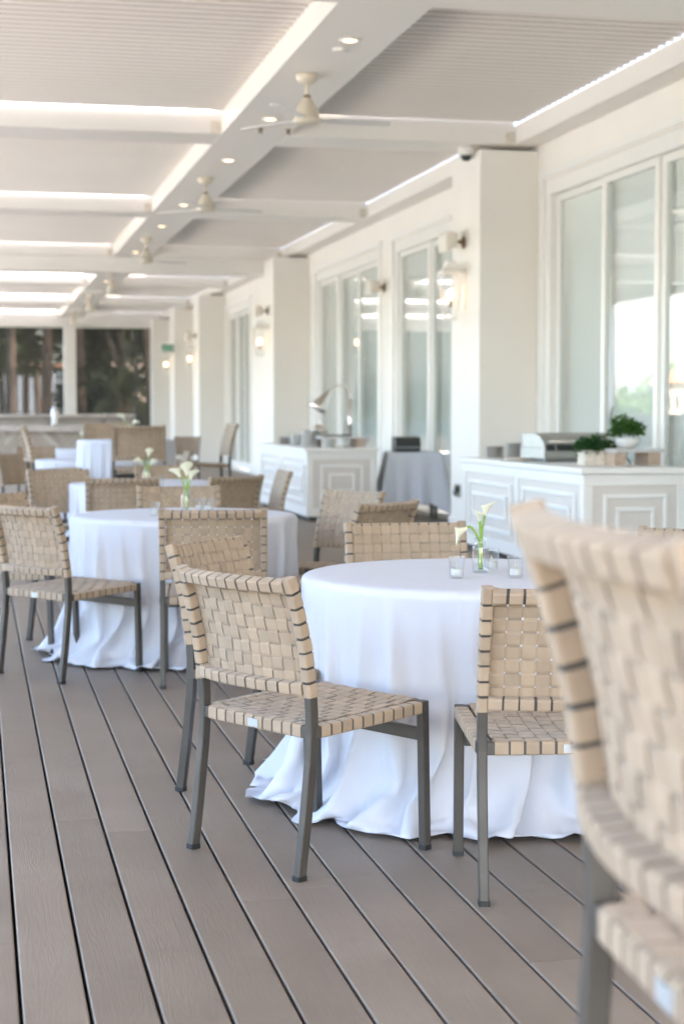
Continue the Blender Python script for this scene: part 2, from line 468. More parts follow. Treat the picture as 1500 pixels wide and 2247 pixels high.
def sliding_door(a, b, n):
    t = MB()
    t.box(5.625, 5.70, a - 0.12, a + 0.03, 0.0, HEAD + 0.02).box(5.625, 5.70, b - 0.03, b + 0.12, 0.0, HEAD + 0.02)
    t.box(5.622, 5.70, a - 0.14, b + 0.14, HEAD + 0.021, HEAD + 0.09)
    t.box(5.66, 5.80, a + 0.03, a + 0.16, 0.0, 3.47).box(5.66, 5.80, b - 0.16, b - 0.03, 0.0, 3.47)
    t.box(5.655, 5.80, a + 0.03, b - 0.03, 3.471, HEAD - 0.002)
    t.box(5.60, 5.86, a - 0.02, b + 0.02, -0.095, 0.012)
    d = bpart(t, 'sliding_door', M['frame_white'], bevel=0.004)
    ya, yb = a + 0.162, b - 0.162
    wd = (yb - ya) / n
    for i in range(n):
        p0, p1 = ya + i * wd + 0.002, ya + (i + 1) * wd - 0.002
        xo = 5.70 + 0.03 * (i % 2)
        s = MB()
        s.box(xo, xo + 0.05, p0, p0 + 0.085, 0.052, 3.468).box(xo, xo + 0.05, p1 - 0.085, p1, 0.052, 3.468)
        s.box(xo, xo + 0.05, p0 + 0.085, p1 - 0.085, 3.40, 3.468).box(xo, xo + 0.05, p0 + 0.085, p1 - 0.085, 0.052, 0.18)
        bpart(s, 'sash', M['frame_white'], d, bevel=0.004)
        bpart(MB().box(xo + 0.022, xo + 0.028, p0 + 0.086, p1 - 0.086, 0.181, 3.399), 'pane', M['glass'], d)
    return d, ya, yb, wd
for (a, b), n in zip(openings, (4, 3, 3, 3, 2, 3)):
    d, ya, yb, wd = sliding_door(a, b, n)
    # pale roller shades hang inside, most of the way down
    for i in range(n):
        p0, p1 = ya + i * wd - 0.02, ya + (i + 1) * wd + 0.125; xs = 5.835 + 0.02 * (i % 2)
        bpart(MB().box(xs, xs + 0.01, p0, p1, 0.08 if i % 2 == 0 else 0.4, 3.45), 'roller_shade', M['blind'], d)
bpart(MB().box(5.37, 5.632, -5, 49.0, 3.998, 4.02).box(5.37, 5.40, -5, 49.0, 4.021, 4.190).box(5.60, 5.632, -5, 49.0, 4.021, 4.19), 'gutter', M['pergola'], bevel=0.004)
bpart(MB().box(5.951, 8.199, -7.9, 49.7, 6.86, 6.88), 'added_glass_roof', M['clear'])  # unseen glass roof, added so daylight brightens the shades from behind
# wall outlet on the first column
o = thing('wall_outlet', 'small grey outlet cover low on the nearest column by the counter', 'outlet', (5.028, 17.1, 0.45))
MB().box(-0.02, 0, -0.10, 0.10, -0.07, 0.07).build('cover', M['steel'], o, bevel=0.004)
MB().box(-0.045, -0.021, -0.05, 0.03, -0.02, 0.05).build('plug', M['dark'], o, bevel=0.003)
MB().box(-0.04, -0.021, 0.04, 0.09, -0.05, 0.0).build('plug', M['slate'], o, bevel=0.003)

# ------------------------------------------------------------------ the pergola roof
pg = thing('pergola', 'white louvered pergola roof with long centre beam over the deck', 'pergola', (2.69, 0, 0))
def ppart(mb, name, m, **kw):
    mb.v = [(x - 2.69, y, z) for x, y, z in mb.v]
    return mb.build(name, m, pg, **kw)
XL, XR = -2.6, 5.37
headers = [(-3.9, -3.3), (9.26, 9.86), (29.43, 30.05), (49.0, 49.6)]
cross = [(2.9, 3.5), (16.30, 16.96), (22.87, 23.50), (36.0, 36.62), (42.5, 43.12)]
for a, b in headers:
    ppart(MB().box(XL, 5.62, a, b, 3.73, 3.996), 'header_beam', M['pergola'], bevel=0.006)
segs = [(-3.3, 9.26), (9.86, 29.43), (30.05, 49.0)]
ppart(MB().box(2.37, 3.02, -3.9, 49.6, 4.0, 4.34), 'centre_beam', M['pergola'], bevel=0.006)
for a, b in cross + headers:
    ppart(MB().box(XL, 2.366, a, b, 4.0, 4.30), 'cross_beam', M['pergola'], bevel=0.006)
    ppart(MB().box(3.024, 5.366, a, b, 4.0, 4.30), 'cross_beam', M['pergola'], bevel=0.006)
    ppart(MB().box(2.27, 2.364, a - 0.012, a - 0.002, 4.006, 4.12), 'corner_bracket', M['washed'])
    ppart(MB().box(5.27, 5.364, a - 0.012, a - 0.002, 4.006, 4.12), 'corner_bracket', M['washed'])
ppart(MB().box(-3.0, XL - 0.004, -3.9, 49.6, 3.73, 4.36), 'edge_beam', M['pergola'], bevel=0.006)
for py in (-3.7, 3.2, 9.55, 16.6, 23.2, 29.7, 36.3, 42.8, 49.3):
    ppart(MB().box(-2.92, -2.70, py - 0.11, py + 0.11, 0.0, 3.727), 'post', M['pergola'], bevel=0.008)
ppart(MB().box(2.52, 2.86, 49.12, 49.46, 0.0, 3.727), 'post', M['pergola'], bevel=0.01)
ppart(MB().box(5.30, 5.60, 49.12, 49.44, 0.0, 3.727), 'post', M['pergola'], bevel=0.01)
def louvers(xa, xb, ya, yb):
    n = max(1, round((yb - ya) / 0.15)); p = (yb - ya) / n
    m_ = MB(); st = 0.032                                       # each slat steps down where it laps the next
    for i in range(n):
        y0 = ya + i * p
        sec = [(y0, 4.225), (y0, 4.225 - st + .012), (y0 + .004, 4.225 - st + .003), (y0 + .012, 4.225 - st), (y0 + .70 * p, 4.225 - st * .42), (y0 + p + .014, 4.222), (y0 + p + .014, 4.245), (y0, 4.245)]
        m_.loft([[(xa, y, z) for y, z in sec], [(xb, y, z) for y, z in sec]])
        m_.loft([[(xa + .001, y, z) for y, z in q] for q in [[(y0 - .0015, 4.226), (y0 - .0015, 4.213), (y0 - .0005, 4.213), (y0 - .0005, 4.226)]]] + [[(xb - .001, y, z) for y, z in [(y0 - .0015, 4.226), (y0 - .0015, 4.213), (y0 - .0005, 4.213), (y0 - .0005, 4.226)]]])  # thin strip at each step, coloured darker to draw the groove shadow
    o_ = ppart(m_, 'louver_panel', M['louver'])
    o_.data.materials.append(M['groove_shade'])
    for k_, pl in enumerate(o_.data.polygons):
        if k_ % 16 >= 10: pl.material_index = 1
    return o_
allb = sorted(cross + headers)
for i in range(len(allb) - 1):
    ya = allb[i][1] - 0.02; yb = allb[i + 1][0]
    g = 0.042 if i < 5 else 0.10
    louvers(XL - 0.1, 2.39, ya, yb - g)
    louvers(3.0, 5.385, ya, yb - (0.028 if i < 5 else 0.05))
for xa, xb in ((-2.69, 2.51), (2.87, 5.29)):
    ppart(MB().box(xa, xb, 49.28, 49.285, 0.05, 3.725), 'solar_screen', M['screen'])

# ------------------------------------------------------------------ woven chairs
def ring(c, ax, ay, hx, hy, rr, n=3):
    pts = []
    for qx, qy, a0 in ((1, 1, 0), (-1, 1, 90), (-1, -1, 180), (1, -1, 270)):
        for i in range(n):
            a = R(a0 + 90 * i / (n - 1))
            pts.append(Vector(c) + Vector(ax) * (qx * (hx - rr) + rr * math.cos(a)) + Vector(ay) * (qy * (hy - rr) + rr * math.sin(a)))
    return pts
def ribbon(mb, pts, nrm, half, side, th=0.0017):
    secs = []
    for p, nn in zip(pts, nrm):
        secs.append([p + side * half + nn * th * .5, p - side * half + nn * th * .5, p - side * half - nn * th * .5, p + side * half - nn * th * .5])
    mb.loft(secs)
def weave(mb, Pf, Nf, nu, nv, u0, u1, v0, v1, amp, rj, fill=0.915):
    """nu strips run along v, nv strips run along u; over and under each other."""
    du = (u1 - u0) / nu; dv = (v1 - v0) / nv
    for i in range(nu):
        uc = u0 + (i + .5) * du + rj.uniform(-1, 1) * du * .025
        pts = []; nr = []
        for j in range(nv):
            s = 1 if (i + j) % 2 == 0 else -1
            for t, aa in ((0.0, 0), (0.16, .85), (0.5, 1.0), (0.84, .85)):
                v = v0 + (j + t) * dv
                n_ = Nf(uc, v); pts.append(Pf(uc, v) + n_ * amp * s * aa); nr.append(n_)
        n_ = Nf(uc, v1); pts.append(Pf(uc, v1)); nr.append(n_)
        ribbon(mb, pts, nr, du * .5 * (fill + rj.uniform(-.03, .02)), (Pf(uc + .01, (v0 + v1) / 2) - Pf(uc - .01, (v0 + v1) / 2)).normalized())
    for j in range(nv):
        vc = v0 + (j + .5) * dv + rj.uniform(-1, 1) * dv * .03
        pts = []; nr = []
        for i in range(nu):
            s = -1 if (i + j) % 2 == 0 else 1
            for t, aa in ((0.0, 0), (0.16, .85), (0.5, 1.0), (0.84, .85)):
                u = u0 + (i + t) * du
                n_ = Nf(u, vc); pts.append(Pf(u, vc) + n_ * amp * s * aa); nr.append(n_)
        n_ = Nf(u1, vc); pts.append(Pf(u1, vc)); nr.append(n_)
        ribbon(mb, pts, nr, dv * .5 * (fill + rj.uniform(-.04, .02)), (Pf((u0 + u1) / 2, vc + .01) - Pf((u0 + u1) / 2, vc - .01)).normalized())

def make_chair(name, cat, dz):
    """dz lifts seat and back: 0 for a dining chair, 0.32 for a counter-height chair."""
    root = thing(name, 'woven chair', cat)
    rj = random.Random(5 if dz == 0 else 9)
    prof = [(-.255, 0.0), (-.232, .16 + dz * .5), (-.212, .33 + dz), (-.206, .43 + dz), (-.212, .52 + dz), (-.232, .65 + dz), (-.262, .76 + dz), (-.296, .858 + dz)]
    def yb(z):
        for (ya, za), (y2, z2) in zip(prof, prof[1:]):
            if z <= z2:
                t = (z - za) / (z2 - za); t2 = t
                return ya + (y2 - ya) * t2
        return prof[-1][0]
    def tang(z):
        d = Vector((0, yb(z + .03) - yb(z - .03), .06)); return d.normalized()
    XU = 0.238                                                  # uprights
    hx, hy = 0.0128, 0.0150
    for s in (-1, 1):
        secs = []
        zs = [0.012, .08, .16, .25, .33, .40, .46, .52, .58, .65, .70, .76, .81, .8425]
        zs = [z if z < .1 else z + dz * min(1, (z - .1) / .25) for z in zs]
        for z in zs:
            t = tang(z); ay = Vector((1, 0, 0)).cross(t)
            secs.append(ring((s * XU, yb(z), z), (1, 0, 0), -ay, hx, hy, .004))
        lg = MB().loft(secs).build('leg', M['tube'], root, smooth=False)
        MB().loft([ring((s * XU, yb(0) + .001, z), (1, 0, 0), (0, 1, 0), hx + .002, hy + .002, .004) for z in (0.0, .014)]).build('foot_cap', M['foot'], lg)
    YF = 0.232
    for s in (-1, 1):
        lg = MB().loft([ring((s * XU, YF + .012 * (1 - z / (.44 + dz)), z), (1, 0, 0), (0, 1, 0), hx + .001, hx + .001, .004) for z in (.012, .446 + dz)]).build('leg', M['tube'], root)
        MB().loft([ring((s * XU, YF + .012, z), (1, 0, 0), (0, 1, 0), hx + .002, hx + .002, .004) for z in (0.0, .014)]).build('foot_cap', M['foot'], lg)
    zs0, zs1 = .408 + dz, .428 + dz                               # seat rails rear and front (centres)
    yr, yf = -.206, .232
    def zrail(y): return zs0 + (zs1 - zs0) * (y - yr) / (yf - yr)
    fr = MB()
    for s in (-1, 1):
        fr.loft([ring((s * (XU - .004), y, zrail(y)), (1, 0, 0), (0, 0, 1), .0188, .0160, .003) for y in (yr, yf - .014)])
    for y in (yr, yf + .002):
        fr.loft([ring((x, y, zrail(y)), (0, 1, 0), (0, 0, 1), .0130, .0172, .003) for x in (-XU + .010, XU - .010)])
    fr.build('seat_frame', M['tube'], root)
    st = MB().loft([ring((x, YF + .004, .345 + dz), (0, 1, 0), (0, 0, 1), .011, .019, .003) for x in (-XU + .017, XU - .017)])
    st.build('stretcher', M['tube'], root)
    if dz > 0:
        for (x0, y0, x1, y1, z) in ((-XU + .017, YF + .008, XU - .017, YF + .008, .17), (-XU, -.20, -XU, YF - .01, .25), (XU, -.20, XU, YF - .01, .25)):
            if x0 == x1: q = MB().loft([ring((x0, y, z), (1, 0, 0), (0, 0, 1), .010, .015, .003) for y in (y0, y1)])
            else: q = MB().loft([ring((x, y0, z), (0, 1, 0), (0, 0, 1), .011, .015, .003) for x in (x0, x1)])
            q.build('footrest', M['tube'], root)
    # seat webbing
    sw = MB()
    def Ps(u, v):
        dip = -.012 * (1 - (u / .23) ** 2) * (1 - ((v - .025) / .22) ** 2)
        return Vector((u, v, zrail(v) + .0175 + dip))
    def Ns(u, v): return Vector((0, 0, 1))
    NU, NV = 10, 10
    weave(sw, Ps, Ns, NU, NV, -XU + .030, XU - .030, yr - .010, yf + .010, .0026, rj, .90)
    duw = (2 * XU - .060) / NU
    for i in range(NU):
        xc = -XU + .030 + (i + .5) * duw
        wv = duw * .5 * (.84 + rj.uniform(-.03, .03))
        for y in (yr, yf + .002):
            sw.loft([ring((x, y, zrail(y)), (0, 1, 0), (0, 0, 1), .0145, .0188, .006) for x in (xc - wv, xc + wv)])
    dvw = (yf - .014 - (yr + .018)) / (NV - 0)
    for j in range(NV):
        yc = yr + .018 + (j + .5) * dvw
        wv = dvw * .5 * (.83 + rj.uniform(-.04, .04))
        for s in (-1, 1):
            sw.loft([ring((s * (XU - .004), y, zrail(y)), (1, 0, 0), (0, 0, 1), .0205, .0178, .006) for y in (yc - wv, yc + wv)])
    sw.build('seat', M['web'], root)
    tg = MB().box(-.022, .022, yr - .0165, yr - .0150, zrail(yr) - .013, zrail(yr) + .010)
    tgo = tg.build('label_tag', M['silver'], root)
    # back: bowed top and bottom rails, woven panel on the front face
    zt, zbm = .822 + dz, .531 + dz
    bow = .034
    def bw(x): return bow * (1 - (x / XU) ** 2)
    def pathrail(z):
        return [Vector((x, yb(z) - bw(x), z)) for x in np.linspace(-XU + .012, XU - .012, 23)]
    for z in (zt, zbm):
        t = tang(z); ay = Vector((1, 0, 0)).cross(t) * -1
        MB().loft([ring(p, ay, t, .0181, .0151, .003) for p in pathrail(z)]).build('back_rail', M['tube'], root)
    bk = MB()
    zlo, zhi = zbm + .004, zt + .006
    def Pb(u, v):
        z = v; t = tang(z); n_ = Nb(u, v)
        return Vector((u, yb(z) - bw(u), z)) + n_ * .0185
    def Nb(u, v):
        t = tang(v); sl = Vector((1, 2 * bow * u / XU ** 2, 0)).normalized()
        return t.cross(sl).normalized()
    NU, NV = 11, 8
    weave(bk, Pb, Nb, NU, NV, -XU + .012, XU - .012, zlo, zhi, .0023, rj, .868)
    du = (2 * XU - .024) / NU
    for i in range(NU):
        for z in (zt, zbm):
            xc = -XU + .012 + (i + .5) * du + rj.uniform(-.001, .001)
            wv = du * .5 * (.84 + rj.uniform(-.03, .03))
            t = tang(z); ay = Vector((1, 0, 0)).cross(t) * -1
            secs = []
            for x in np.linspace(xc - wv, xc + wv, 4):
                p = Vector((x, yb(z) - bw(x), z))
                sl = Vector((1, 2 * bow * x / XU ** 2, 0)).normalized()
                secs.append(ring(p, t.cross(sl), t, .0195, .0165, .006))
            bk.loft(secs)
    # side wraps round the uprights, the corner wraps a little longer
    z0, z1 = zbm - .022, zt + .0235
    n = 8; dzv = (z1 - z0) / n
    for j in range(n):
        za, zb_ = z0 + j * dzv, z0 + (j + 1) * dzv
        ga = .0027 + rj.uniform(-.0008, .0020)
        za += ga * (j > 0); zb_ -= ga * (j < n - 1)
        for s in (-1, 1):
            secs = []
            for z in np.linspace(za, zb_, 4):
                t = tang(z); ay = Vector((1, 0, 0)).cross(t) * -1
                secs.append(ring((s * XU, yb(z), z), (1, 0, 0), ay, hx + .0026, hy + .0026, .007))
            bk.loft(secs)
    for s in (-1, 1):                                         # folded corner gussets
        for z in (zt, zbm):
            t = tang(z); ay = Vector((1, 0, 0)).cross(t) * -1
            secs = []
            for q, sc_ in ((0.012, 1.35), (0.028, 1.12), (0.045, 1.0)):
                x = s * (XU - q); secs.append(ring((x, yb(z) - bw(x), z), ay, t, .0166 * (1 + (sc_ - 1) * .3), .0163 * sc_, .006))
            bk.loft(secs)
    bk.build('backrest', M['web'], root)
    return root

chair0 = make_chair('woven_chair', 'chair', 0.0)
bar0 = make_chair('counter_chair', 'chair', 0.32)
stool0 = make_chair('counter_chair', 'chair', 0.36)
T1 = (1.675, 5.45); T2 = (1.09, 8.95); T3 = (1.30, 13.0); T4 = (1.46, 16.75); T5 = (1.25, 19.3); T6 = (1.55, 24.7)
G1 = 'tan woven dining chairs around the white tables'
G2 = 'tall woven chairs at counter height'
chairs = [
 (.955, 4.795, .86, .51, 'sharp tan woven chair with white seat tag, back turned, left of the nearest table'),
 (1.016, 5.656, .785, -.62, 'tan woven chair half hidden behind the sharpest chair, facing right, left of the nearest table'),
 (1.562, 4.35, .149, .989, 'tan woven chair in front of the nearest table, seen from behind beside the foreground chair'),
 (1.70, 6.30, -.03, -1, 'tan woven chair behind the nearest table, only its upper back showing left of the lilies'),
 (2.46, 5.80, -.83, -.55, 'tan woven chair at the right edge, top corner showing past the blurred foreground chair'),
 (.443, 8.325, .8, .6, 'whole tan woven chair at the left edge, standing left of the second table'),
 (.33, 9.20, .785, -.62, 'tan woven chair cut by the left edge, top peeking over the leftmost whole chair'),
 (1.11, 7.967, .137, .99, 'tan woven chair square in front of the second table, light shining through its weave holes'),
 (1.196, 9.80, 0, -1, 'tan woven chair behind the second table, back top showing behind its small vase'),
 (1.85, 9.14, -.88, -.474, 'tan woven chair at right of the second table, sunlit front of its back facing left'),
 (1.83, 8.33, -.64, .77, 'tan woven chair with dark shaded rear, overlapping the lit chair right of the second table'),
 (1.0, 11.72, .1, .995, 'tan woven chair before the third table, back full of bright holes'),
 (.70, 12.80, .3, -.95, 'tan woven chair tucked at left of the third table, back slanting with pinholes'),
 (1.62, 11.81, -.565, .825, 'dark backed tan woven chair at right of the third table, nearer of two'),
 (2.02, 12.57, -1, 0, 'tan woven chair seen almost edge on, leaning right, beside the white panelled far counter'),
 (1.55, 13.78, 0, -1, 'tan woven chair behind the third table, low back showing behind the calla lilies'),
 (.58, 17.95, .75, -.66, 'pale woven chair by the far left edge at the low fifth table'),
 (.80, 21.6, .2, -.98, 'small blurred woven chair behind the fifth table, in front of the stone bar'),
 (2.05, 18.8, -1, 0, 'small woven chair edge on, just right of the tall table in the distance'),
 (3.55, 29.5, -.5, -.86, 'greyish far chair standing alone by the third column of the building'),
]
for i, (x, y, fx, fy, lab) in enumerate(chairs):
    place(chair0, i > 0, (x, y, 0), heading(fx, fy), lab, G1)
bars = [
 (1.52, 16.0, .1, .995, 'tall woven chair standing in front of the tall white table, back holes glinting'),
 (.70, 15.85, 1, .08, 'tall woven chair seen side on at left of the tall table, dark legs crossing'),
 (2.35, 17.4, -1, -.05, 'tall woven chair leaning right beside the glass doors, its two dark legs showing'),
 (1.45, 19.0, .0, -1, 'tall woven chair mostly hidden behind the tall white table, below the bar'),
]
for i, (x, y, fx, fy, lab) in enumerate(bars):
    place(bar0, i > 0, (x, y, 0), heading(fx, fy), lab, G2)

place(stool0, False, (.828, 1.379, 0), heading(.997, -.065), 'tall woven chair, huge and out of focus in the right foreground', G2)

# ------------------------------------------------------------------ tables and their draped cloths
CLOTH = [
2399,4,2970,-4,117,0,-6,117,0,-13,117,-1,-22,114,2,-27,115,-2,-30,114,0,-36,111,0,-40,111,4,-52,104,-4,-51,106,0,-58,102,0,-63,99,1,-65,97,0,-71,94,0,-77,89,-1,-83,82,0,-87,79,1,
-83,80,2,-94,70,-1,-93,69,-1,-100,62,0,-103,56,0,-102,56,6,-109,43,-6,-107,45,1,-111,37,0,-113,30,-1,-115,24,-1,-116,23,3,-116,16,0,-119,10,0,-115,0,0,-118,-6,0,-116,-9,0,-117,-12,
4,-117,-18,1,-113,-26,-1,-113,-34,-1,-111,-34,5,-107,-47,-4,-108,-45,2,-105,-51,0,-104,-56,0,-97,-63,1,-94,-71,-1,-91,-72,0,-89,-76,4,-85,-80,0,-79,-86,-1,-77,-88,2,-73,-92,-1,-67,
-94,1,-62,-101,0,-56,-102,0,-54,-104,6,-44,-107,-3,-45,-108,2,-38,-110,-1,-31,-114,-1,-24,-113,-2,-21,-116,3,-14,-116,0,-7,-117,0,-3,-117,3,4,-116,-2,8,-116,0,12,-117,0,20,-116,0,
27,-112,-1,33,-112,0,36,-112,2,41,-110,-1,47,-106,0,55,-103,-2,57,-101,1,62,-99,2,66,-96,-1,72,-91,-1,75,-89,1,81,-86,0,84,-79,-1,88,-75,2,93,-71,-2,94,-69,1,97,-63,0,103,-56,-2,
105,-53,1,107,-47,0,110,-41,-1,110,-37,1,113,-32,-1,115,-26,0,113,-20,-2,116,-13,0,116,-10,1,119,-4,-1,116,1,2,115,10,-2,116,13,5,113,24,-6,114,23,0,112,30,-1,111,36,-1,109,42,0,
108,45,-1,105,51,-1,102,57,-1,101,62,-1,92,71,-3,94,71,3,90,75,-1,86,80,-1,79,86,0,74,91,-3,72,92,0,69,94,2,63,99,0,56,103,-3,52,104,0,50,106,1,42,109,0,34,112,0,37,111,10,20,113,
-10,25,113,0,16,116,-1,9,118,-1,56,1,-80,6,2,3,-12,2,-7,-2,3,0,5,4,1,5,3,6,-9,0,-6,-2,4,0,1,3,0,9,3,7,-10,-2,-6,0,4,0,3,6,2,-9,-3,-5,-7,-2,-3,0,5,2,1,7,3,2,6,5,-9,-13,-9,8,8,6,-8,
-1,-4,-3,3,0,-1,7,4,-3,6,5,9,5,4,-10,-12,-10,-4,0,-1,-2,6,3,-1,10,8,-3,-9,-6,-4,-3,-4,-2,2,0,-5,4,4,-3,6,5,-4,2,4,0,-6,-7,-1,-4,-3,-6,0,1,-6,5,6,-5,1,4,-1,9,7,1,-12,-11,-3,-4,-2,
-3,-1,0,-5,-3,0,-5,3,5,-7,3,8,3,-7,-8,-3,-3,0,-6,1,6,-1,-3,-1,0,-4,-3,-3,-4,-1,-3,-2,2,-6,-2,5,-1,-3,0,-4,0,5,5,-5,-9,0,-5,-1,-3,-2,1,-5,-5,7,3,-3,-5,-1,-5,-1,-2,-4,3,-2,-2,3,-1,
-2,2,3,-4,-5,2,-5,-2,-1,-1,1,1,-8,3,-2,-4,2,2,-1,-3,2,-3,0,3,-5,0,-2,-5,5,1,-4,3,4,0,-8,4,-3,0,1,-5,4,4,-2,-3,2,-1,-2,4,-4,1,2,-5,3,0,-3,4,6,3,-8,5,-1,-3,2,-5,3,4,-1,0,3,-1,0,2,-4,
4,5,1,-3,3,1,-3,2,-1,0,6,-3,3,4,1,-2,4,1,-2,2,2,-1,4,3,-4,5,-2,3,4,0,2,0,-8,7,2,10,-10,4,3,-3,5,1,2,4,-3,4,1,4,-3,0,7,-7,4,3,-2,3,0,3,8,-3,7,-2,4,-5,-1,7,-5,2,1,-1,4,4,0,9,-3,9,2,
2,1,-5,8,-8,-1,4,-3,6,-1,6,3,3,1,-5,5,-6,-1,6,-2,6,2,4,-17,7,-11,19,-9,13,-10,6,-9,-4,5,-3,2,4,1,-25,9,-97,38,-8,0,-39,-10,1,0,5,-2,2,8,0,28,-1,-1,-30,-16,4,0,5,-2,7,7,-1,-5,-23,5,
0,7,-2,-2,4,-1,35,9,-2,-29,-21,3,1,7,-3,-2,3,-1,-4,2,4,25,22,-2,34,31,15,-38,-59,-15,-8,-4,0,-4,2,0,-4,0,2,0,8,-1,24,24,-2,-5,-34,2,-6,0,-1,-5,0,0,16,30,-1,0,-36,1,-4,4,-1,-5,-2,
-1,-6,2,2,4,47,1,5,-2,-1,13,-41,0,-6,2,-3,-3,-2,0,-3,-3,1,-8,21,0,3,11,1,19,-23,0,-4,-1,-2,3,0,-2,-5,0,0,-4,-4,4,-21,30,1,26,-15,-3,-1,-6,0,-3,-5,2,13,14,0,-5,-2,-2,-3,-3,-1,-2,-2,
1,-11,2,0,-6,3,2,23,12,1,-3,-5,-3,-1,-4,-2,-1,-5,1,-27,11,2,27,-2,-1,0,-3,-2,-2,-4,0,2,-8,4,-3,23,0,-1,-5,-2,1,-2,-2,2,-7,-2,-1,-2,2,-35,-4,7,32,16,-5,2,-4,-2,2,-3,0,4,-4,2,-10,17,
1,1,-8,-2,2,-3,-1,6,-3,2,-10,10,-1,4,-5,-1,3,-3,1,-2,-9,2,-11,19,0,4,-3,-2,5,-2,-2,5,0,1,-7,2,1,4,-3,-1,6,1,3,-17,1,-1,6,2,-1,6,-2,0,-6,-23,3,2,26,-1,-5,-33,3,-5,32,-3,6,2,-2,5,2,
1,6,-8,1,-24,4,2,5,2,-1,4,2,-2,3,3,-1,5,6,4,-17,-18,-3,1,9,-1,3,3,-1,3,4,1,11,-12,2,-26,3,2,5,1,-2,2,6,-1,3,1,2,10,-2,1,-26,-9,4,18,-7,-6,-8,11,2,15,-2,-1,-26,-8,4,5,5,-3,4,2,0,5,
4,1,60,-25,9,-74,7,-6,3,0,-3,1,5,-2,-2,3,0,-1,6,-97,13,-5,0,-20,-6,0,-1,4,0,9,4,0,-1,-1,0,-10,-10,0,4,7,0,6,1,-1,-15,-16,2,0,2,1,-9,1,1,25,7,-5,-6,-7,2,-3,4,1,8,12,-1,-5,2,0,-9,
-11,1,27,11,0,-7,-10,-1,-2,5,-1,-5,1,0,-10,-9,2,2,6,-1,16,14,1,-4,-17,-2,-1,10,0,-10,-24,3,11,24,-3,2,-26,4,-3,8,-3,-2,8,0,-6,0,0,5,18,1,-8,-13,0,19,-12,0,-7,11,-2,-4,0,1,-2,-8,0,
1,28,1,0,-13,-1,13,-11,1,-7,1,-1,-1,2,0,-4,-2,1,-6,1,-1,-5,10,0,24,-16,1,2,-7,1,-19,33,-1,16,-18,-2,-5,-2,1,14,-11,3,4,-7,2,-6,6,-3,-34,23,-1,24,-2,-1,14,-8,1,-12,0,-1,-2,-3,-1,
-15,-1,1,30,7,2,-10,-3,-2,1,-4,1,-12,-1,-2,-20,-3,2,21,14,-1,1,0,0,-3,-5,0,19,-1,1,-28,-2,-1,17,11,0,-15,-8,-1,5,-2,0,-4,-8,2,3,17,-1,1,-2,0,4,-4,0,10,3,0,-16,-1,-1,3,0,0,4,-4,0,
-6,-9,1,-5,11,0,7,8,-1,-3,-13,1,-7,-9,1,14,28,-1,0,-13,0,-1,-4,-1,-9,2,1,7,7,-1,4,-1,1,-8,-12,0,6,0,0,-1,6,-1,-6,3,1,4,-5,0,5,9,0,1,-10,-1,-13,5,0,-1,4,1,5,1,0,7,-3,0,-1,13,0,1,
-28,0,-8,11,1,-1,9,1,10,-6,-2,7,-18,2,-19,13,-2,1,6,1,7,-4,-1,-7,13,0,11,-6,-1,-22,-4,2,2,2,1,22,-9,-2,4,0,0,-26,4,1,8,0,-1,7,2,0,-6,7,0,12,0,0,-31,-13,3,21,0,-3,5,2,0,-3,6,-1,2,3,
-98,8,-1,1,-15,-7,0,-6,4,0,13,4,-1,-5,-4,0,-6,-5,2,-3,3,-1,11,3,0,-14,-13,2,-1,-1,0,-6,4,1,20,4,-3,-4,-4,0,-5,-1,1,4,8,-1,-5,3,0,-4,-5,1,26,6,-1,-4,2,0,-8,-11,0,-1,7,0,-9,-6,0,4,7,
-1,14,9,1,-3,-13,0,-4,2,0,-6,-9,1,9,14,-2,2,-20,2,-4,5,0,-2,3,-1,-4,6,-1,4,15,1,-6,-15,0,16,-11,1,-5,8,-1,-5,3,-1,-2,-4,1,-1,17,0,4,-5,0,11,-13,0,-8,6,-1,-1,1,1,-1,-3,-1,-7,4,1,-2,
5,0,18,-12,0,-1,-5,1,-12,23,-1,14,-10,0,-5,-2,-1,10,-8,2,1,-7,1,-5,3,-1,-18,11,-1,9,8,0,9,-4,1,-4,-2,-2,-6,-3,1,-6,-3,-1,24,6,2,-10,-1,-1,8,-4,1,-20,2,-1,-9,-3,1,23,11,-1,-4,0,0,
-4,-5,-1,5,-3,1,-14,-2,-1,24,17,3,-18,-9,-2,2,-5,0,-10,-7,0,2,10,0,11,8,-1,3,-5,1,-1,-4,0,-12,-5,0,8,10,-1,4,-2,1,-24,-17,2,10,11,-2,10,16,1,-3,-12,-1,-8,-12,1,9,19,0,3,-3,-1,-3,
-8,0,-7,0,0,2,-2,0,8,13,0,-8,-12,-1,4,17,2,2,-11,-2,-8,10,1,6,-10,-1,3,4,1,0,-13,0,-8,6,0,-4,9,1,5,-4,-1,4,4,0,3,1,0,-3,-19,0,-6,11,-1,2,6,1,7,-7,0,5,-9,0,-11,3,0,-2,5,-1,6,-1,1,
-2,7,0,4,1,0,-14,-7,0,14,-6,0,-3,7,-1,7,-1,1,-18,0,0,-4,3,1,12,0,-1,3,4,-1,2,4,1,-24,-17,3,16,1,-3,1,3,-1,-3,5,1,4,1,-97,6,0,0,-14,-6,-1,-7,4,2,13,3,-1,-7,-4,0,-8,-7,1,-2,5,0,9,4,
-2,-8,-12,2,-6,-3,2,3,6,-2,15,4,-2,-3,-4,1,-10,-4,2,9,11,-2,-5,2,0,-19,-7,5,40,6,-5,-5,-1,-1,-10,-9,1,1,11,0,-7,-8,1,5,8,-1,13,8,-1,-4,-9,1,-6,-2,0,-4,-7,0,6,11,0,6,-17,2,-2,11,-3,
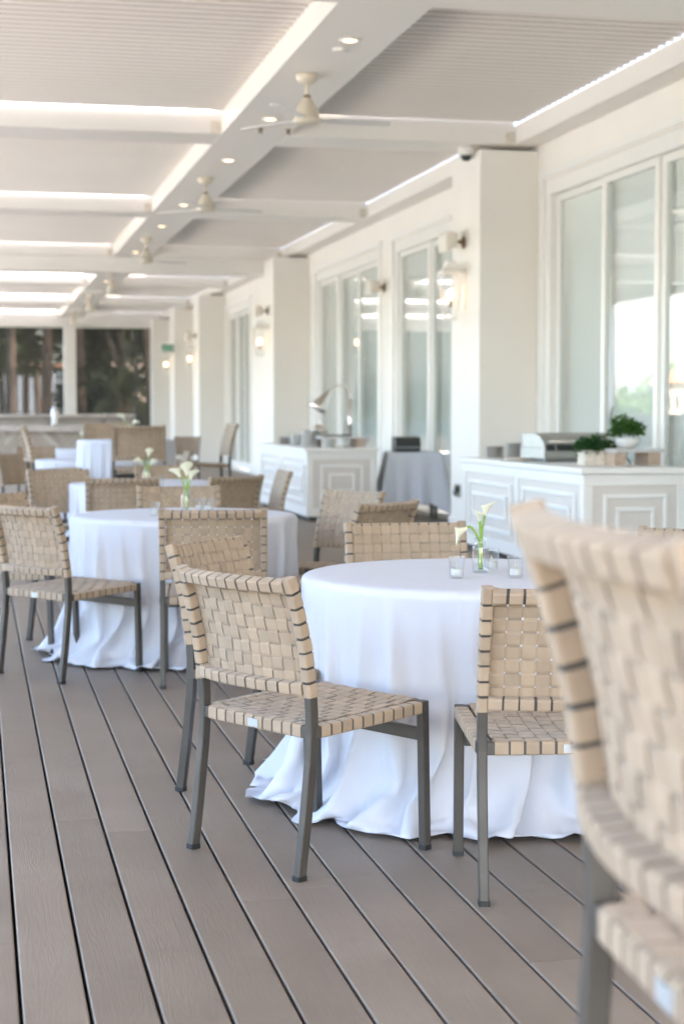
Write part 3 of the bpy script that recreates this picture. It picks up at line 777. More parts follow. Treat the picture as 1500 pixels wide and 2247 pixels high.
-6,8,0,-3,-4,1,1,9,0,2,-12,-1,11,-11,2,-4,9,-1,-6,5,0,-4,-4,0,2,15,1,3,-6,-2,9,-8,2,-6,4,-1,-1,-1,-1,-2,-4,1,-7,7,-1,-2,4,1,15,-8,0,0,-8,0,-8,20,0,11,-10,0,-5,-1,0,9,-7,1,5,-7,1,
-7,1,-1,-15,11,-2,4,6,0,13,-1,1,-7,-2,0,-5,-3,-1,-3,-5,1,21,9,2,-9,-2,-1,7,-4,1,-19,3,-2,-6,-3,0,21,11,1,-4,-2,-1,-4,-5,0,4,-3,0,-14,0,0,12,11,0,-6,-5,0,0,-4,0,-8,-8,0,2,9,0,10,9,
1,3,-4,-2,-2,-6,0,-10,0,1,7,5,0,3,-3,0,-16,-12,1,7,4,-2,5,18,1,-1,-8,0,-6,-12,0,6,18,0,4,-5,0,-7,-9,0,-4,3,-1,6,6,1,5,4,0,-3,-8,0,-1,-7,0,0,11,0,-3,17,1,2,-16,-1,4,8,0,-1,-20,0,-4,
6,0,-8,15,0,6,-7,-1,3,4,1,3,-2,-1,-4,-16,1,-7,14,0,5,-1,-1,7,-3,0,4,-11,1,-7,3,0,-5,7,0,8,-4,-1,-4,10,0,8,-4,1,-14,-3,0,-4,-1,0,12,0,0,4,2,0,-13,-3,0,-5,2,1,5,4,-1,9,1,0,-2,6,0,
-17,-19,1,8,2,-1,6,4,0,-6,5,0,5,0,-97,4,1,0,-11,-6,0,-7,4,0,12,3,0,-8,-5,0,-2,-3,-1,-10,1,2,10,5,-1,-8,-10,1,-3,-4,1,2,6,0,13,1,-2,-2,-1,0,-8,-4,1,6,8,-1,-6,1,1,-4,1,0,26,-2,-1,-3,
2,0,-8,-5,0,-3,4,-1,-7,-6,2,7,9,-1,12,7,0,-4,-8,-1,-4,-1,0,-5,-8,2,4,12,-2,8,-18,1,-3,10,0,-5,-4,0,-4,9,0,2,9,0,9,-11,0,3,-9,1,-4,7,-2,-6,3,0,-3,-4,1,0,14,0,4,-3,0,11,-9,-1,-7,6,0,
-3,-3,1,0,-4,0,-8,9,0,-2,1,1,14,-6,-1,1,-8,1,-7,17,-1,10,-8,0,-5,-1,0,8,-6,0,4,-9,2,-12,5,-1,-7,6,-1,2,7,0,16,-1,1,-7,-2,-1,-7,-3,0,-2,-4,-1,18,10,2,-10,-3,-2,11,-5,2,-24,11,-1,-1,
-9,0,20,10,0,-3,-1,0,-4,-5,-1,2,-4,1,-12,-1,-1,11,11,1,-6,-3,-1,1,-5,0,-9,-7,2,2,4,-2,12,13,1,1,-4,0,-2,-5,0,-8,-2,0,10,10,0,-3,-9,0,-11,-9,0,5,-4,1,2,23,-1,0,-6,-1,-4,-10,1,5,15,
-1,3,-3,0,-8,-9,1,0,-2,0,3,9,-1,4,7,1,0,-9,-1,-1,-9,1,-1,13,-1,-5,8,2,3,-8,-2,4,2,1,0,-11,0,-5,3,-1,-7,14,2,5,-6,-1,2,5,0,5,-8,0,-7,-10,-1,-1,8,1,2,4,0,5,-3,0,4,-10,0,-6,3,-1,-7,8,
1,10,-6,0,-3,7,0,7,-1,0,-13,-3,0,-9,6,1,15,-7,-2,4,3,0,-10,-3,0,-5,1,1,5,2,-1,7,3,1,-3,7,1,-15,-21,0,7,4,-1,2,3,0,-1,4,1,4,0,-97,5,1,0,-8,-3,-1,-11,1,1,12,2,-1,-7,-6,1,-4,-2,1,-11,
0,2,12,7,-4,-7,-9,2,-4,-6,2,2,7,-2,14,2,-1,-2,-1,0,-8,-4,1,4,6,-1,-3,3,0,-1,1,1,23,-3,-2,-5,3,1,-5,-3,-1,-5,0,1,-6,-5,0,8,9,-1,10,6,1,-4,-5,0,-6,-4,0,-3,-5,0,2,8,-1,7,-15,2,-1,8,
-1,-4,0,0,-5,5,0,2,8,-1,13,-8,1,0,-11,1,-4,6,-1,-6,2,0,-4,1,0,1,11,-1,5,-3,1,8,-6,0,-6,4,0,-3,-2,-1,1,-5,0,-7,10,1,-3,1,0,9,-5,-1,3,-8,0,-5,15,1,11,-8,0,-4,-1,0,6,-7,1,6,-7,2,-12,
4,-3,-7,6,0,0,6,0,15,-1,0,-11,2,-1,0,-5,0,-2,-4,1,16,10,0,-7,-4,0,5,-5,1,-21,12,-1,1,-11,0,29,16,3,-14,-6,-3,0,-6,0,-4,-3,0,-9,-2,0,9,13,0,0,-3,-1,-1,-6,1,-12,-6,0,4,3,0,10,13,0,4,
-2,0,-6,-6,-1,-7,-1,0,9,7,1,-3,-9,0,-12,-9,1,9,-2,0,1,23,-1,-1,-8,0,-1,-9,-1,2,16,1,4,-3,0,-15,-10,0,6,-1,0,3,8,0,6,2,0,0,-4,0,3,-17,1,-4,22,-1,-7,6,0,2,-3,0,6,-1,0,0,-12,0,-2,2,0,
-10,15,1,4,-6,-1,2,6,1,2,-10,-2,-5,-7,1,-1,5,-1,3,5,1,6,-4,0,4,-8,0,-5,1,0,-8,9,0,9,-5,0,-3,6,0,7,0,0,-9,-3,-1,-12,7,2,13,-8,-1,5,3,0,-8,-2,0,-8,0,0,5,3,0,7,1,-1,-3,7,1,-12,-21,1,
2,3,0,7,4,-2,-3,4,0,4,2,-98,6,0,1,-9,-5,0,-10,2,0,11,2,0,-7,-6,0,-5,-2,0,-10,1,1,13,6,-1,-8,-8,1,-6,-7,2,5,8,-1,14,1,-3,-4,0,1,-8,-6,2,5,7,-3,-3,3,1,2,2,0,18,-4,0,-3,1,0,-6,-2,0,
-5,1,0,-5,-5,1,9,9,-1,8,5,0,-2,-3,0,-6,-4,0,-5,-7,0,0,7,-1,12,-12,1,-2,7,0,-6,2,0,-1,5,-1,-1,6,1,24,-8,2,-10,-9,-2,-5,3,0,-5,4,0,-5,-1,-1,1,12,1,8,-2,-1,5,-7,1,-6,2,-1,-2,-1,1,-1,
-3,0,-4,19,0,-7,-10,0,10,-4,-1,4,-8,1,-4,15,0,10,-8,0,-4,-1,-1,0,-7,1,12,-7,1,-11,3,0,-7,5,-1,-1,7,-1,15,2,1,-10,0,0,-4,-4,0,1,-6,0,14,11,1,-2,-4,-1,0,-5,0,-16,10,0,-2,-9,0,15,11,
1,2,-1,-1,-2,-5,0,-4,-4,-1,-8,0,1,9,10,-1,-3,-3,1,0,-5,0,-8,-7,0,2,2,0,9,15,0,2,-3,0,-6,-6,-1,-4,-1,1,8,7,0,-4,-10,-1,-10,-6,2,8,-3,0,-1,20,-2,3,-4,1,-3,-9,0,2,14,0,4,-3,0,-1,-8,
-1,-6,-5,1,2,11,-1,4,4,0,3,-5,1,-4,-7,0,0,12,0,-7,5,1,4,-5,-1,4,0,0,0,-10,-1,-1,2,0,-11,12,1,6,-10,0,0,12,0,3,-11,-1,-7,-6,0,-1,8,1,6,2,-1,5,-3,0,4,-9,1,-4,2,-1,-9,8,1,7,-5,-1,-1,
6,0,4,2,0,-5,-4,0,-14,8,3,13,-10,-2,7,3,0,-8,-1,-1,-11,0,2,9,0,-1,5,3,0,-4,7,0,-9,-21,0,0,3,0,7,4,0,-3,4,1,9,-12,-96,0,13,-1,-8,-3,-1,-8,2,0,7,3,0,-6,-18,2,-7,6,0,-2,4,0,5,5,-1,-7,
-6,1,-2,-8,2,7,6,-3,9,0,0,-2,1,0,-10,-4,1,3,4,0,0,6,-1,3,2,0,17,-6,0,-3,4,-1,-5,-4,1,-5,2,0,-6,-4,0,9,5,-1,9,7,1,-4,-5,-1,-6,-4,0,-3,-3,1,-1,4,0,12,-11,1,-2,6,-2,-5,2,0,-4,5,1,0,6,
0,0,-4,-1,14,-12,2,-5,4,-1,-5,2,-1,-5,1,1,1,9,0,6,-1,0,8,-6,0,-5,4,0,-4,-3,-1,0,-5,1,-6,10,1,-4,2,0,7,-4,-1,5,-7,0,-4,13,0,11,-9,-1,-3,-1,1,-5,-6,0,15,-7,3,-13,8,-4,-5,2,0,-1,4,1,
15,4,0,-9,-1,-1,-2,-6,1,-1,-4,0,11,11,-1,2,-4,2,-1,-6,-1,-16,12,0,-2,-10,0,12,10,0,4,0,0,0,-4,-1,-7,-4,1,-5,-2,-1,6,11,1,0,-2,0,-6,-8,-1,-7,-4,1,7,1,0,8,15,0,5,-1,1,-9,-8,-1,-4,1,
0,7,5,0,-4,-9,0,-8,-7,0,8,-2,0,-2,19,0,2,-4,-1,0,-9,1,0,14,0,4,-2,0,-5,-8,0,-3,-3,0,3,6,0,4,6,0,3,-5,0,-5,-7,0,2,12,0,-8,5,0,3,-5,-1,6,0,1,-1,-11,0,0,4,0,-12,11,1,6,-7,-1,2,7,0,-1,
-11,0,-6,-3,0,2,7,0,3,2,0,5,-2,0,5,-9,0,-2,1,0,-11,6,-1,7,-3,1,1,5,0,1,6,0,-3,-5,0,-15,6,1,12,-9,-2,5,3,0,-4,-1,1,-10,-1,0,5,2,0,6,2,0,-5,7,1,-5,-22,0,-3,3,0,8,4,-1,-3,5,-1,9,-9,
-97,0,10,0,-7,-2,0,-8,1,0,6,2,0,-4,14,1,-5,-23,0,-7,2,0,7,6,-1,-7,-7,1,-2,-8,2,8,5,-2,7,2,-1,-3,2,0,-8,-7,2,1,4,-2,1,7,1,9,2,-2,12,-7,1,-4,1,0,-7,-1,0,-4,2,0,-5,-4,1,10,7,-1,8,5,
-1,-3,-3,1,-6,-6,0,-5,-3,0,1,5,0,11,-11,1,-3,5,-1,-5,5,0,-2,3,0,-1,5,-1,8,-5,1,6,-9,0,-4,-1,0,-5,7,0,-6,0,0,2,10,0,5,-1,0,8,-7,0,-5,7,-1,-4,-5,1,1,-7,0,-6,11,-1,-6,1,2,6,-3,-1,6,
-8,0,-3,12,0,10,-6,0,-1,-3,0,-3,-6,0,12,-5,1,-12,7,-1,-3,-3,0,-3,8,0,14,4,0,-4,-2,0,-6,-3,-1,-1,-5,0,10,10,2,3,-3,-1,-4,-6,1,-15,11,-1,0,-8,-1,9,6,0,7,2,1,-1,-3,0,-8,-4,0,-5,-2,0,
7,11,0,0,-3,-1,-5,-6,1,-6,-5,0,5,1,0,6,15,0,4,-3,0,-6,-4,0,-4,-2,-1,6,5,0,-5,-10,0,-7,-5,1,8,-2,1,-3,17,-2,4,-3,1,0,-8,0,0,13,0,4,-2,0,-6,-8,0,-3,-1,0,3,5,0,6,4,0,3,-4,0,-6,-5,0,3,
13,0,-9,2,0,4,-2,0,4,-1,0,0,-11,0,7,3,0,-19,10,0,4,-3,0,2,6,0,1,-14,-1,-8,-2,1,5,2,-1,3,7,1,8,-11,-1,1,0,0,-1,2,0,-12,7,1,8,-5,0,-1,6,-1,2,5,1,-2,-3,0,-14,0,1,5,1,0,8,-1,-1,0,0,0,
-13,-4,1,8,0,-1,4,4,0,-4,6,1,-3,-19,-1,-7,2,1,8,3,-2,0,4,1,6,-7,-97,2,9,0,-6,-3,0,-8,0,0,4,4,-1,-3,5,1,-6,-15,0,-6,3,1,6,4,-1,-7,-4,2,-5,-12,1,15,7,-2,6,2,-1,-3,0,0,-9,-4,1,3,5,0,
0,6,-1,7,2,0,12,-8,0,-3,5,0,-5,-3,0,-5,0,0,-5,-4,0,9,7,-1,8,5,1,-4,-2,-1,-6,-7,1,-3,-4,1,-3,5,-1,14,-10,0,-3,5,0,-4,1,0,-4,7,0,0,6,0,7,-5,0,7,-10,0,-5,4,0,-5,0,0,-6,2,0,2,9,0,6,0,
0,8,-5,0,-5,3,0,-6,-3,-1,2,-7,1,-6,11,0,-5,2,0,5,-4,-1,6,-7,1,-2,11,0,11,-7,0,-2,-2,0,-2,-5,0,9,-5,1,-12,19,-1,-1,-16,0,-10,-27,7,20,40,-7,-5,-4,0,-6,-1,0,1,-6,0,9,10,0,5,-4,1,-7,
-4,-2,-12,11,1,0,-9,0,6,5,0,9,4,1,-1,-5,-1,-7,-3,-1,-5,-2,0,4,11,1,2,-2,0,-2,-8,0,-9,-3,1,6,-2,-1,5,16,0,5,-2,0,-8,-4,-1,-3,-1,1,5,3,0,-6,-9,0,-3,-5,1,7,-3,0,-4,17,-1,3,-3,0,2,-6,
-1,-2,12,0,4,-4,0,-2,-6,1,-5,-1,-1,3,9,0,4,0,0,21,4,3,-22,-14,-2,1,14,0,-9,1,0,4,-2,0,6,-1,0,0,-11,0,-7,3,0,-6,9,1,5,-2,-2,2,6,1,-4,-13,0,-3,-1,0,3,3,0,3,5,-1,4,1,1,6,-11,0,1,2,0,
-13,4,0,6,-2,-1,0,4,1,1,8,1,0,-3,-1,-16,-1,0,5,1,0,9,-3,-1,-1,3,1,-8,-9,0,2,4,0,7,2,0,-6,9,1,-1,-21,-1,-10,3,1,10,2,-1,-1,6,0,8,-7,-97,1,8,0,-6,-2,-1,-8,1,1,2,3,0,-4,5,1,-3,-16,0,
-5,4,1,4,4,-2,-8,-4,1,-3,-10,2,15,3,-3,4,3,0,-4,1,0,-6,-5,1,-16,-4,4,17,15,-5,11,1,0,8,-7,0,-3,5,-1,-3,-2,0,-7,0,1,-5,-4,1,11,6,-1,7,6,0,-4,-1,0,-6,-8,0,-4,-3,0,-3,3,0,18,-3,1,-7,
-3,-1,-4,5,0,-1,5,-1,-1,5,1,-19,-9,3,32,-4,-3,-4,-3,0,-5,6,-1,-5,2,1,0,9,-1,8,0,1,4,-6,-1,-3,3,1,0,-4,0,-4,-4,-1,-5,10,1,-7,2,1,6,-4,-1,6,-8,-1,-3,11,0,12,-6,1,0,-2,0,-4,-5,0,7,-5,
1,0,-11,3,-10,12,-4,-7,-13,3,15,28,-3,-3,-2,0,-4,-4,0,-2,-6,0,7,9,-1,7,-2,1,-9,-3,0,-9,8,-1,0,-7,0,2,0,0,11,9,1,0,-4,0,-7,-4,0,-5,-2,0,5,10,0,3,-2,0,-6,-6,0,-3,-5,-1,3,0,1,4,16,1,
5,-2,-1,-10,-5,-1,-1,0,0,5,1,1,-7,-8,0,-3,-5,0,8,-3,0,-5,17,0,6,-2,-1,0,-7,1,-1,11,-1,4,-2,1,-20,-4,1,12,-4,-1,3,5,0,4,4,0,-33,-18,6,31,9,-6,3,13,1,-10,0,-1,5,0,0,5,-2,-1,-1,-10,0,
10,6,2,-22,6,-1,5,-3,0,2,5,0,-4,-13,0,-5,1,0,3,5,0,6,1,0,4,2,0,4,-11,0,2,2,0,-14,6,-1,7,-5,1,0,6,0,1,8,0,0,-2,0,-15,-5,1,3,5,-1,9,-3,0,4,11,1,-15,-16,-1,8,0,0,2,4,-1,-4,7,1,0,-19,
-1,-10,4,2,8,0,-1,2,6,0,6,-5,-97,2,6,-1,-4,0,1,-10,-1,0,3,3,-1,-4,5,1,-1,-12,0,-8,0,0,4,4,0,-11,4,2,2,-19,1,18,3,-2,1,3,-1,-5,1,0,-7,-3,2,-13,-4,3,15,14,-5,12,0,-1,7,-7,1,-3,5,0,
-5,-1,0,-5,-1,-1,-5,-3,1,9,6,-1,9,6,1,-4,-2,-1,-5,-7,0,-4,-3,1,-4,3,0,19,-1,0,-7,-5,0,-5,2,0,0,9,0,-4,4,-1,-11,-8,3,26,-5,-1,-5,-1,-1,-5,5,0,-6,2,0,3,8,0,9,1,0,4,-6,0,-5,3,-1,-3,
-5,0,-1,-4,1,-5,11,0,-6,1,1,4,-4,-1,5,-6,0,-2,4,0,11,3,0,5,-8,1,-5,-3,-1,-54,37,18,55,-47,-17,-5,6,0,-7,-10,2,13,26,-3,-3,-4,0,-4,-3,-1,0,-5,1,5,8,-1,8,-1,2,-16,-1,-1,2,3,0,-3,-4,
0,1,-3,0,10,11,0,-1,-4,0,-4,-4,0,-5,-2,0,3,10,-1,4,-2,0,-7,-6,0,-4,-4,1,5,0,0,3,15,0,5,-3,-1,-8,-4,1,-2,0,0,5,2,-1,-9,-9,1,-1,-5,1,9,-3,0,-7,15,-2,5,-1,1,3,-4,-1,-2,9,1,2,-4,0,-13,
-3,0,4,1,0,6,9,0,4,-5,0,-26,-15,3,25,8,-4,1,13,1,-9,-1,0,5,-1,0,5,-2,0,0,-9,0,6,5,0,-19,5,0,4,0,0,4,4,0,-7,-11,-1,-3,-1,1,9,-2,0,0,7,0,5,0,0,4,-8,0,16,15,4,-29,-8,-4,5,-2,-1,23,-5,
3,-24,20,-1,4,-3,-1,-13,-9,0,2,6,1,5,-1,-1,-3,-20,1,-4,13,-1,2,4,0,6,2,0,-5,7,2,4,-18,-2,-14,1,2,9,1,-2,5,5,-1,6,-5,-97,3,7,0,-7,-2,0,-8,-1,-1,1,5,1,-2,5,1,-1,-14,-1,-7,1,2,2,3,-2,
10,-27,4,-14,15,-2,36,-16,4,-24,18,-5,-2,2,-1,-7,-3,1,-11,-3,4,12,12,-4,13,2,-1,7,-8,0,-2,6,0,-4,1,-1,-7,-3,1,-5,-4,1,11,6,-1,7,7,0,-4,-1,0,-6,-7,0,-4,-2,0,0,-2,0,17,7,0,-9,-9,0,
-4,3,0,-2,6,-1,-2,4,1,-10,-7,1,26,-2,-1,-6,-5,1,-4,5,-1,-6,3,0,3,8,0,0,-2,-1,11,-2,1,-4,3,0,-3,-5,0,-3,-1,-1,-4,7,1,-6,1,1,3,-4,-1,8,-7,0,-4,5,-1,11,5,1,-17,-3,0,34,-5,3,-62,25,9,
48,-38,-10,-5,0,-1,-6,-4,1,8,26,-2,-1,-5,-1,-3,-5,1,-1,-5,0,6,7,0,8,1,1,-18,-1,-2,6,3,0,-5,-5,0,0,-6,1,12,15,0,1,-4,0,-5,-5,0,-7,-3,-1,2,12,1,5,-2,0,-4,-6,0,-4,-5,0,2,1,0,3,15,0,6,
-2,1,-10,-4,-1,-1,0,-1,3,-1,1,-8,-7,0,0,-4,0,8,-5,1,-6,15,-2,8,1,1,4,-3,0,-7,6,-1,4,-3,1,-11,-3,0,3,0,-1,3,2,0,5,1,0,-23,-11,4,19,5,-4,6,17,2,-11,-5,-1,4,3,0,5,-6,0,1,-8,0,3,5,0,
-16,4,1,4,1,-1,4,3,0,-10,-11,1,-2,1,-1,6,4,0,5,1,-1,4,0,0,5,-8,1,13,12,2,-25,-5,-3,5,-1,0,-18,12,3,4,15,3,15,-11,-4,-13,-15,0,-1,11,0,9,-4,-1,0,-14,0,-4,2,0,5,3,-1,-2,7,1,-4,6,1,
10,-14,-2,-21,1,2,11,-3,-1,5,4,0,6,1,-97,0,-5,0,-3,4,0,-9,0,0,0,5,0,-2,3,0,3,-12,0,-10,-1,1,1,5,-1,-33,30,17,34,-41,-16,-3,17,1,10,-18,-2,-1,2,1,-7,-2,1,-12,-2,2,14,10,-4,13,0,0,5,
-4,0,-2,3,0,-3,1,0,-7,-2,0,-5,-1,1,11,4,-1,7,6,0,-4,-1,-1,-6,-6,1,-4,0,0,-1,-5,-1,18,10,0,-8,-10,2,-5,1,-1,0,8,0,-3,3,0,-12,-6,2,26,-2,-2,-5,-4,0,-5,2,-1,-5,4,1,3,8,0,-29,-19,7,41,
14,-7,-6,3,-1,-1,-4,0,-3,-1,1,-4,6,0,-8,2,1,5,-4,-1,6,-7,0,-3,4,0,11,7,0,-4,-8,-1,-8,-7,1,-33,30,12,45,-21,-13,1,-24,3,-10,3,0,8,29,-2,-1,-7,0,-1,-4,0,4,-7,0,-8,4,0,16,4,0,-18,3,0,
6,0,0,-4,-5,0,1,-13,2,10,22,-2,0,-4,0,-6,-5,-1,-4,-1,0,2,11,1,4,-4,0,-7,-5,0,-3,-5,0,3,2,0,2,13,-1,5,-5,0,-7,-1,0,-1,1,1,4,0,-1,-9,-8,1,1,-5,0,6,-3,0,-5,13,0,1,-1,-1,12,2,1,-11,-4,
0,7,5,-1,-11,-2,1,2,-2,0,4,4,0,6,-2,0,-23,-9,2,17,8,-2,6,17,2,-12,-11,-3,7,4,1,6,-4,0,0,-8,-1,1,5,1,-16,5,0,5,-1,0,4,4,0,-11,-11,0,-1,1,1,2,7,-1,9,-4,0,5,0,0,3,-6,-1,12,11,2,-23,
-8,-1,1,7,0,23,-11,2,22,-20,11,-43,52,-10,-6,-27,-4,-3,12,2,7,-1,-1,2,-10,-1,-7,-2,1,-6,10,1,10,0,0,-3,6,0,8,-12,-2,-12,-10,2,2,5,-1,7,5,0,7,2,-97,-1,-6,0,-4,3,-1,-6,2,0,-6,4,1,1,
3,0,5,-9,-1,-12,-4,2,-20,9,5,-3,5,2,28,-20,-7,-4,14,0,8,-16,0,0,2,-1,-7,-1,1,-12,-2,3,12,9,-3,16,0,-1,5,-3,0,-3,4,0,-3,2,0,-7,-5,0,-4,-1,0,8,6,-1,9,5,1,-6,3,0,-3,-12,0,-3,23,1,16,
-38,2,-2,27,-3,-7,-15,0,-4,4,-1,-1,4,0,-4,4,1,-12,-7,1,27,1,-2,-5,-13,2,-4,4,0,-7,9,-1,3,8,0,-15,-13,2,27,9,-3,-3,-2,1,-4,0,0,-3,-1,-1,-4,5,0,-6,3,1,4,-4,0,-1,-4,0,11,2,0,3,5,-1,
-3,-8,1,-19,-4,2,-23,28,10,31,-4,-10,10,-22,-2,-2,-16,2,3,31,-3,5,-11,1,-1,-4,0,2,-7,1,-11,1,-1,18,9,1,-18,4,-2,13,-4,1,-8,1,-1,-3,15,2,12,-9,0,-1,-4,-1,-20,2,1,8,3,-2,3,-1,1,7,-2,
-1,-6,-6,0,-5,-4,0,3,0,1,2,14,0,4,-2,-1,-8,-2,1,0,-1,0,3,-2,0,-7,-6,0,0,-5,1,7,-2,-1,-7,11,0,6,1,0,10,2,0,-12,-7,0,5,6,0,-11,-1,0,3,1,0,5,0,0,5,-2,-1,-15,-13,3,4,17,-3,10,14,2,-10,
-12,-2,6,4,1,5,-3,0,1,-8,0,2,5,0,-17,2,0,4,4,0,6,0,0,-15,-7,1,2,0,-1,3,5,1,8,-3,-2,5,-3,0,4,-5,1,11,10,2,-23,-5,-3,0,8,1,34,-29,5,4,4,2,-31,5,-7,-10,12,0,-2,11,1,4,2,-1,5,-10,0,-4,
-7,0,-1,7,0,-3,7,0,1,6,2,8,-11,-2,-13,-11,0,3,4,0,8,4,-1,6,6,-97,0,-10,0,-4,2,0,-5,3,0,-6,5,0,1,2,1,6,-8,-1,-13,-6,1,-27,10,8,23,-5,-7,13,-7,-2,-6,10,0,3,-15,1,2,3,0,-7,-2,1,-12,
-3,2,10,8,-3,18,-2,-1,3,0,0,-1,4,0,-4,1,0,-6,-2,0,-5,-1,0,12,5,0,6,5,-1,-7,3,1,-1,-14,0,2,29,2,28,-79,23,-21,69,-24,-8,-26,-1,-6,-10,2,3,25,-2,-4,3,-1,-5,-7,1,19,8,0,-4,-19,0,-5,6,
0,-5,6,0,2,6,-1,-13,-8,2,24,8,-1,-4,-1,-1,-1,-4,0,-4,0,1,-3,6,0,-7,2,1,4,-3,-1,0,-4,0,10,2,-1,1,3,1,2,-8,0,-37,10,5,-10,14,8,24,1,-9,21,-32,-4,-5,-9,2,0,30,-2,9,-9,-1,-1,-7,1,4,-6,
0,-12,-3,0,17,14,1,-19,4,-1,35,-10,5,-29,6,-5,-2,-1,-1,20,5,2,-12,-4,-1,-20,5,0,12,2,0,2,0,0,3,-4,0,-4,-5,0,-2,-4,0,1,0,0,1,13,0,4,-4,0,-7,1,-1,0,0,0,2,-2,0,-7,-7,1,1,-5,0,6,-3,1,
-6,11,-2,6,3,1,10,2,-1,-14,-11,1,6,8,-1,-9,0,1,1,1,0,5,-1,-1,5,-4,0,-14,-10,2,-6,38,3,17,-12,-2,-7,-9,-2,6,4,0,4,-2,-1,2,-5,0,2,2,1,-17,2,0,4,4,-1,5,2,0,-22,-4,3,9,-3,-2,10,-4,0,2,
0,0,5,4,0,5,-6,0,10,9,2,-22,-7,-2,-10,19,2,13,8,1,31,-38,3,-28,3,-5,-8,8,-1,-2,9,1,1,7,0,5,-6,-1,-5,-10,0,-1,7,0,-2,6,1,2,4,0,7,-8,-2,-11,-14,2,2,5,-1,9,4,-1,4,14,-97,2,-18,-1,-5,
2,1,-2,5,-1,-10,4,2,2,0,-1,7,-5,0,-5,3,0,42,-75,40,-13,92,-35,-21,-29,-6,-12,7,2,1,-15,0,3,3,0,-6,1,0,-13,-4,4,9,8,-4,19,-15,1,3,13,-3,-2,4,0,1,6,0,-10,-7,1,-5,-1,0,10,4,-1,9,5,1,
-8,6,0,-2,-15,-1,12,38,6,-36,30,23,32,-29,-23,-3,-35,-5,-7,-14,1,1,16,-1,-5,4,0,-4,-9,1,18,11,-1,-4,-19,1,-5,-10,1,-4,22,-2,2,6,0,-11,-10,1,22,12,-1,-3,-10,0,-3,4,0,-3,0,-1,-4,2,1,
-7,4,1,5,-3,-1,-4,-5,0,90,46,62,-143,-25,-33,83,-32,-27,-54,27,6,-5,7,4,20,3,-7,25,-37,-5,-4,-8,3,-5,32,-3,10,-11,0,6,-6,0,1,-7,1,-13,-5,0,15,17,-1,-18,3,0,-30,6,6,38,-9,-7,-4,3,1,
16,3,1,-1,-2,-1,-27,5,1,12,0,-2,1,-1,1,8,-5,0,-12,-5,0,2,-5,0,2,1,0,-1,13,0,3,-4,0,-6,2,0,2,0,0,0,-4,-1,-11,-6,2,6,-4,0,6,-4,0,-6,10,-1,6,3,-1,12,6,2,-15,-14,-1,5,6,0,-9,2,0,29,
-40,11,-23,44,-11,5,-9,0,-16,-7,2,-8,48,7,18,-15,-4,-7,-16,-7,9,1,1,6,-2,1,0,-5,0,2,4,0,-17,1,1,1,14,1,11,-14,-3,-31,4,4,11,-3,-1,16,-8,-2,0,1,0,5,5,0,4,-6,0,10,9,1,-21,-9,-2,24,
-10,4,-6,15,-2,10,-15,3,-22,3,-4,-6,6,0,8,-4,0,-14,26,2,6,-3,-1,-2,-16,-1,-4,7,1,4,4,-1,-3,8,2,6,-10,-2,-8,-14,1,1,5,-1,10,4,0,11,-24,-93,-5,19,-4,-5,1,-1,0,7,0,-14,3,1,3,0,0,8,-5,
-1,10,15,2,2,22,7,9,-17,-3,-9,-24,-6,-19,3,1,-4,-14,1,6,1,0,-6,2,0,-13,-4,3,2,5,-1,20,34,0,9,-32,-3,-5,30,3,-6,-36,-2,0,8,-1,-5,0,0,13,2,0,5,6,0,-7,4,0,-1,-19,1,37,48,13,-58,21,6,
27,-22,-15,-2,-30,-5,-7,-14,0,1,10,-1,-6,1,1,-3,-7,1,18,12,-2,-3,-13,0,-5,-10,3,-5,15,-3,1,6,0,-9,-11,3,20,14,-2,-3,-12,-1,3,1,0,-8,4,1,-6,-2,0,-3,9,1,1,-5,-1,-17,4,4,-13,30,11,7,
-8,-4,5,-12,-6,-9,1,4,-6,2,5,16,4,-8,1,5,3,26,-50,-7,-10,34,-2,16,-12,0,-1,-6,0,9,-7,1,-12,-10,2,13,21,-2,-20,5,-1,-22,3,5,31,-6,-6,-4,-1,1,14,6,0,7,-2,2,-34,8,-1,12,-2,-1,2,-3,0,
9,-5,0,-10,-4,-1,0,-5,1,0,1,-1,1,12,1,4,-2,-1,-8,0,1,1,1,-1,1,-5,1,-10,-4,0,5,-6,0,7,-2,0,-6,8,0,7,6,0,19,28,6,-24,-40,-6,3,8,-1,-5,2,1,15,-23,3,-11,19,-4,5,-3,1,6,-20,4,19,-35,25,
-13,13,-13,-21,37,-16,6,32,2,5,-16,-2,1,-3,-1,1,1,1,-17,2,0,9,-8,0,4,5,0,-6,-3,-2,-35,44,22,37,-44,-21,-2,0,0,6,5,1,5,-5,0,11,6,2,-19,-6,-2,2,9,-1,12,-6,2,9,-11,2,-22,-3,-3,-3,9,
-1,-6,16,2,-26,29,14,24,-13,-11,3,-29,-4,0,6,0,-7,9,2,6,4,0,3,-9,-2,-9,-13,0,4,3,0,11,1,-1,11,-19,-95,-5,14,-2,-4,3,0,2,7,0,-17,4,1,3,-3,0,10,-2,-1,15,15,3,-8,20,4,15,-14,0,-6,-24,
-7,-23,-1,1,-15,-16,3,14,4,-4,-4,3,1,-14,-6,4,-20,2,7,45,23,-12,5,-20,0,-1,19,0,-4,-17,0,-4,4,0,-5,-2,1,10,3,-1,8,4,-1,-8,4,1,-3,-1,0,-24,16,6,7,31,11,25,-18,-11,-3,-10,-4,-4,-32,
-2,-1,8,0,-8,0,0,1,-1,0,15,7,0,-2,-9,0,-5,-11,0,-5,14,0,1,4,0,-10,-8,1,21,13,-1,-3,-12,0,5,1,0,-10,4,-1,-6,-3,1,-3,8,1,1,-3,-1,-36,17,14,11,7,-2,-2,1,-1,2,-7,-2,-3,-3,0,-5,3,4,13,
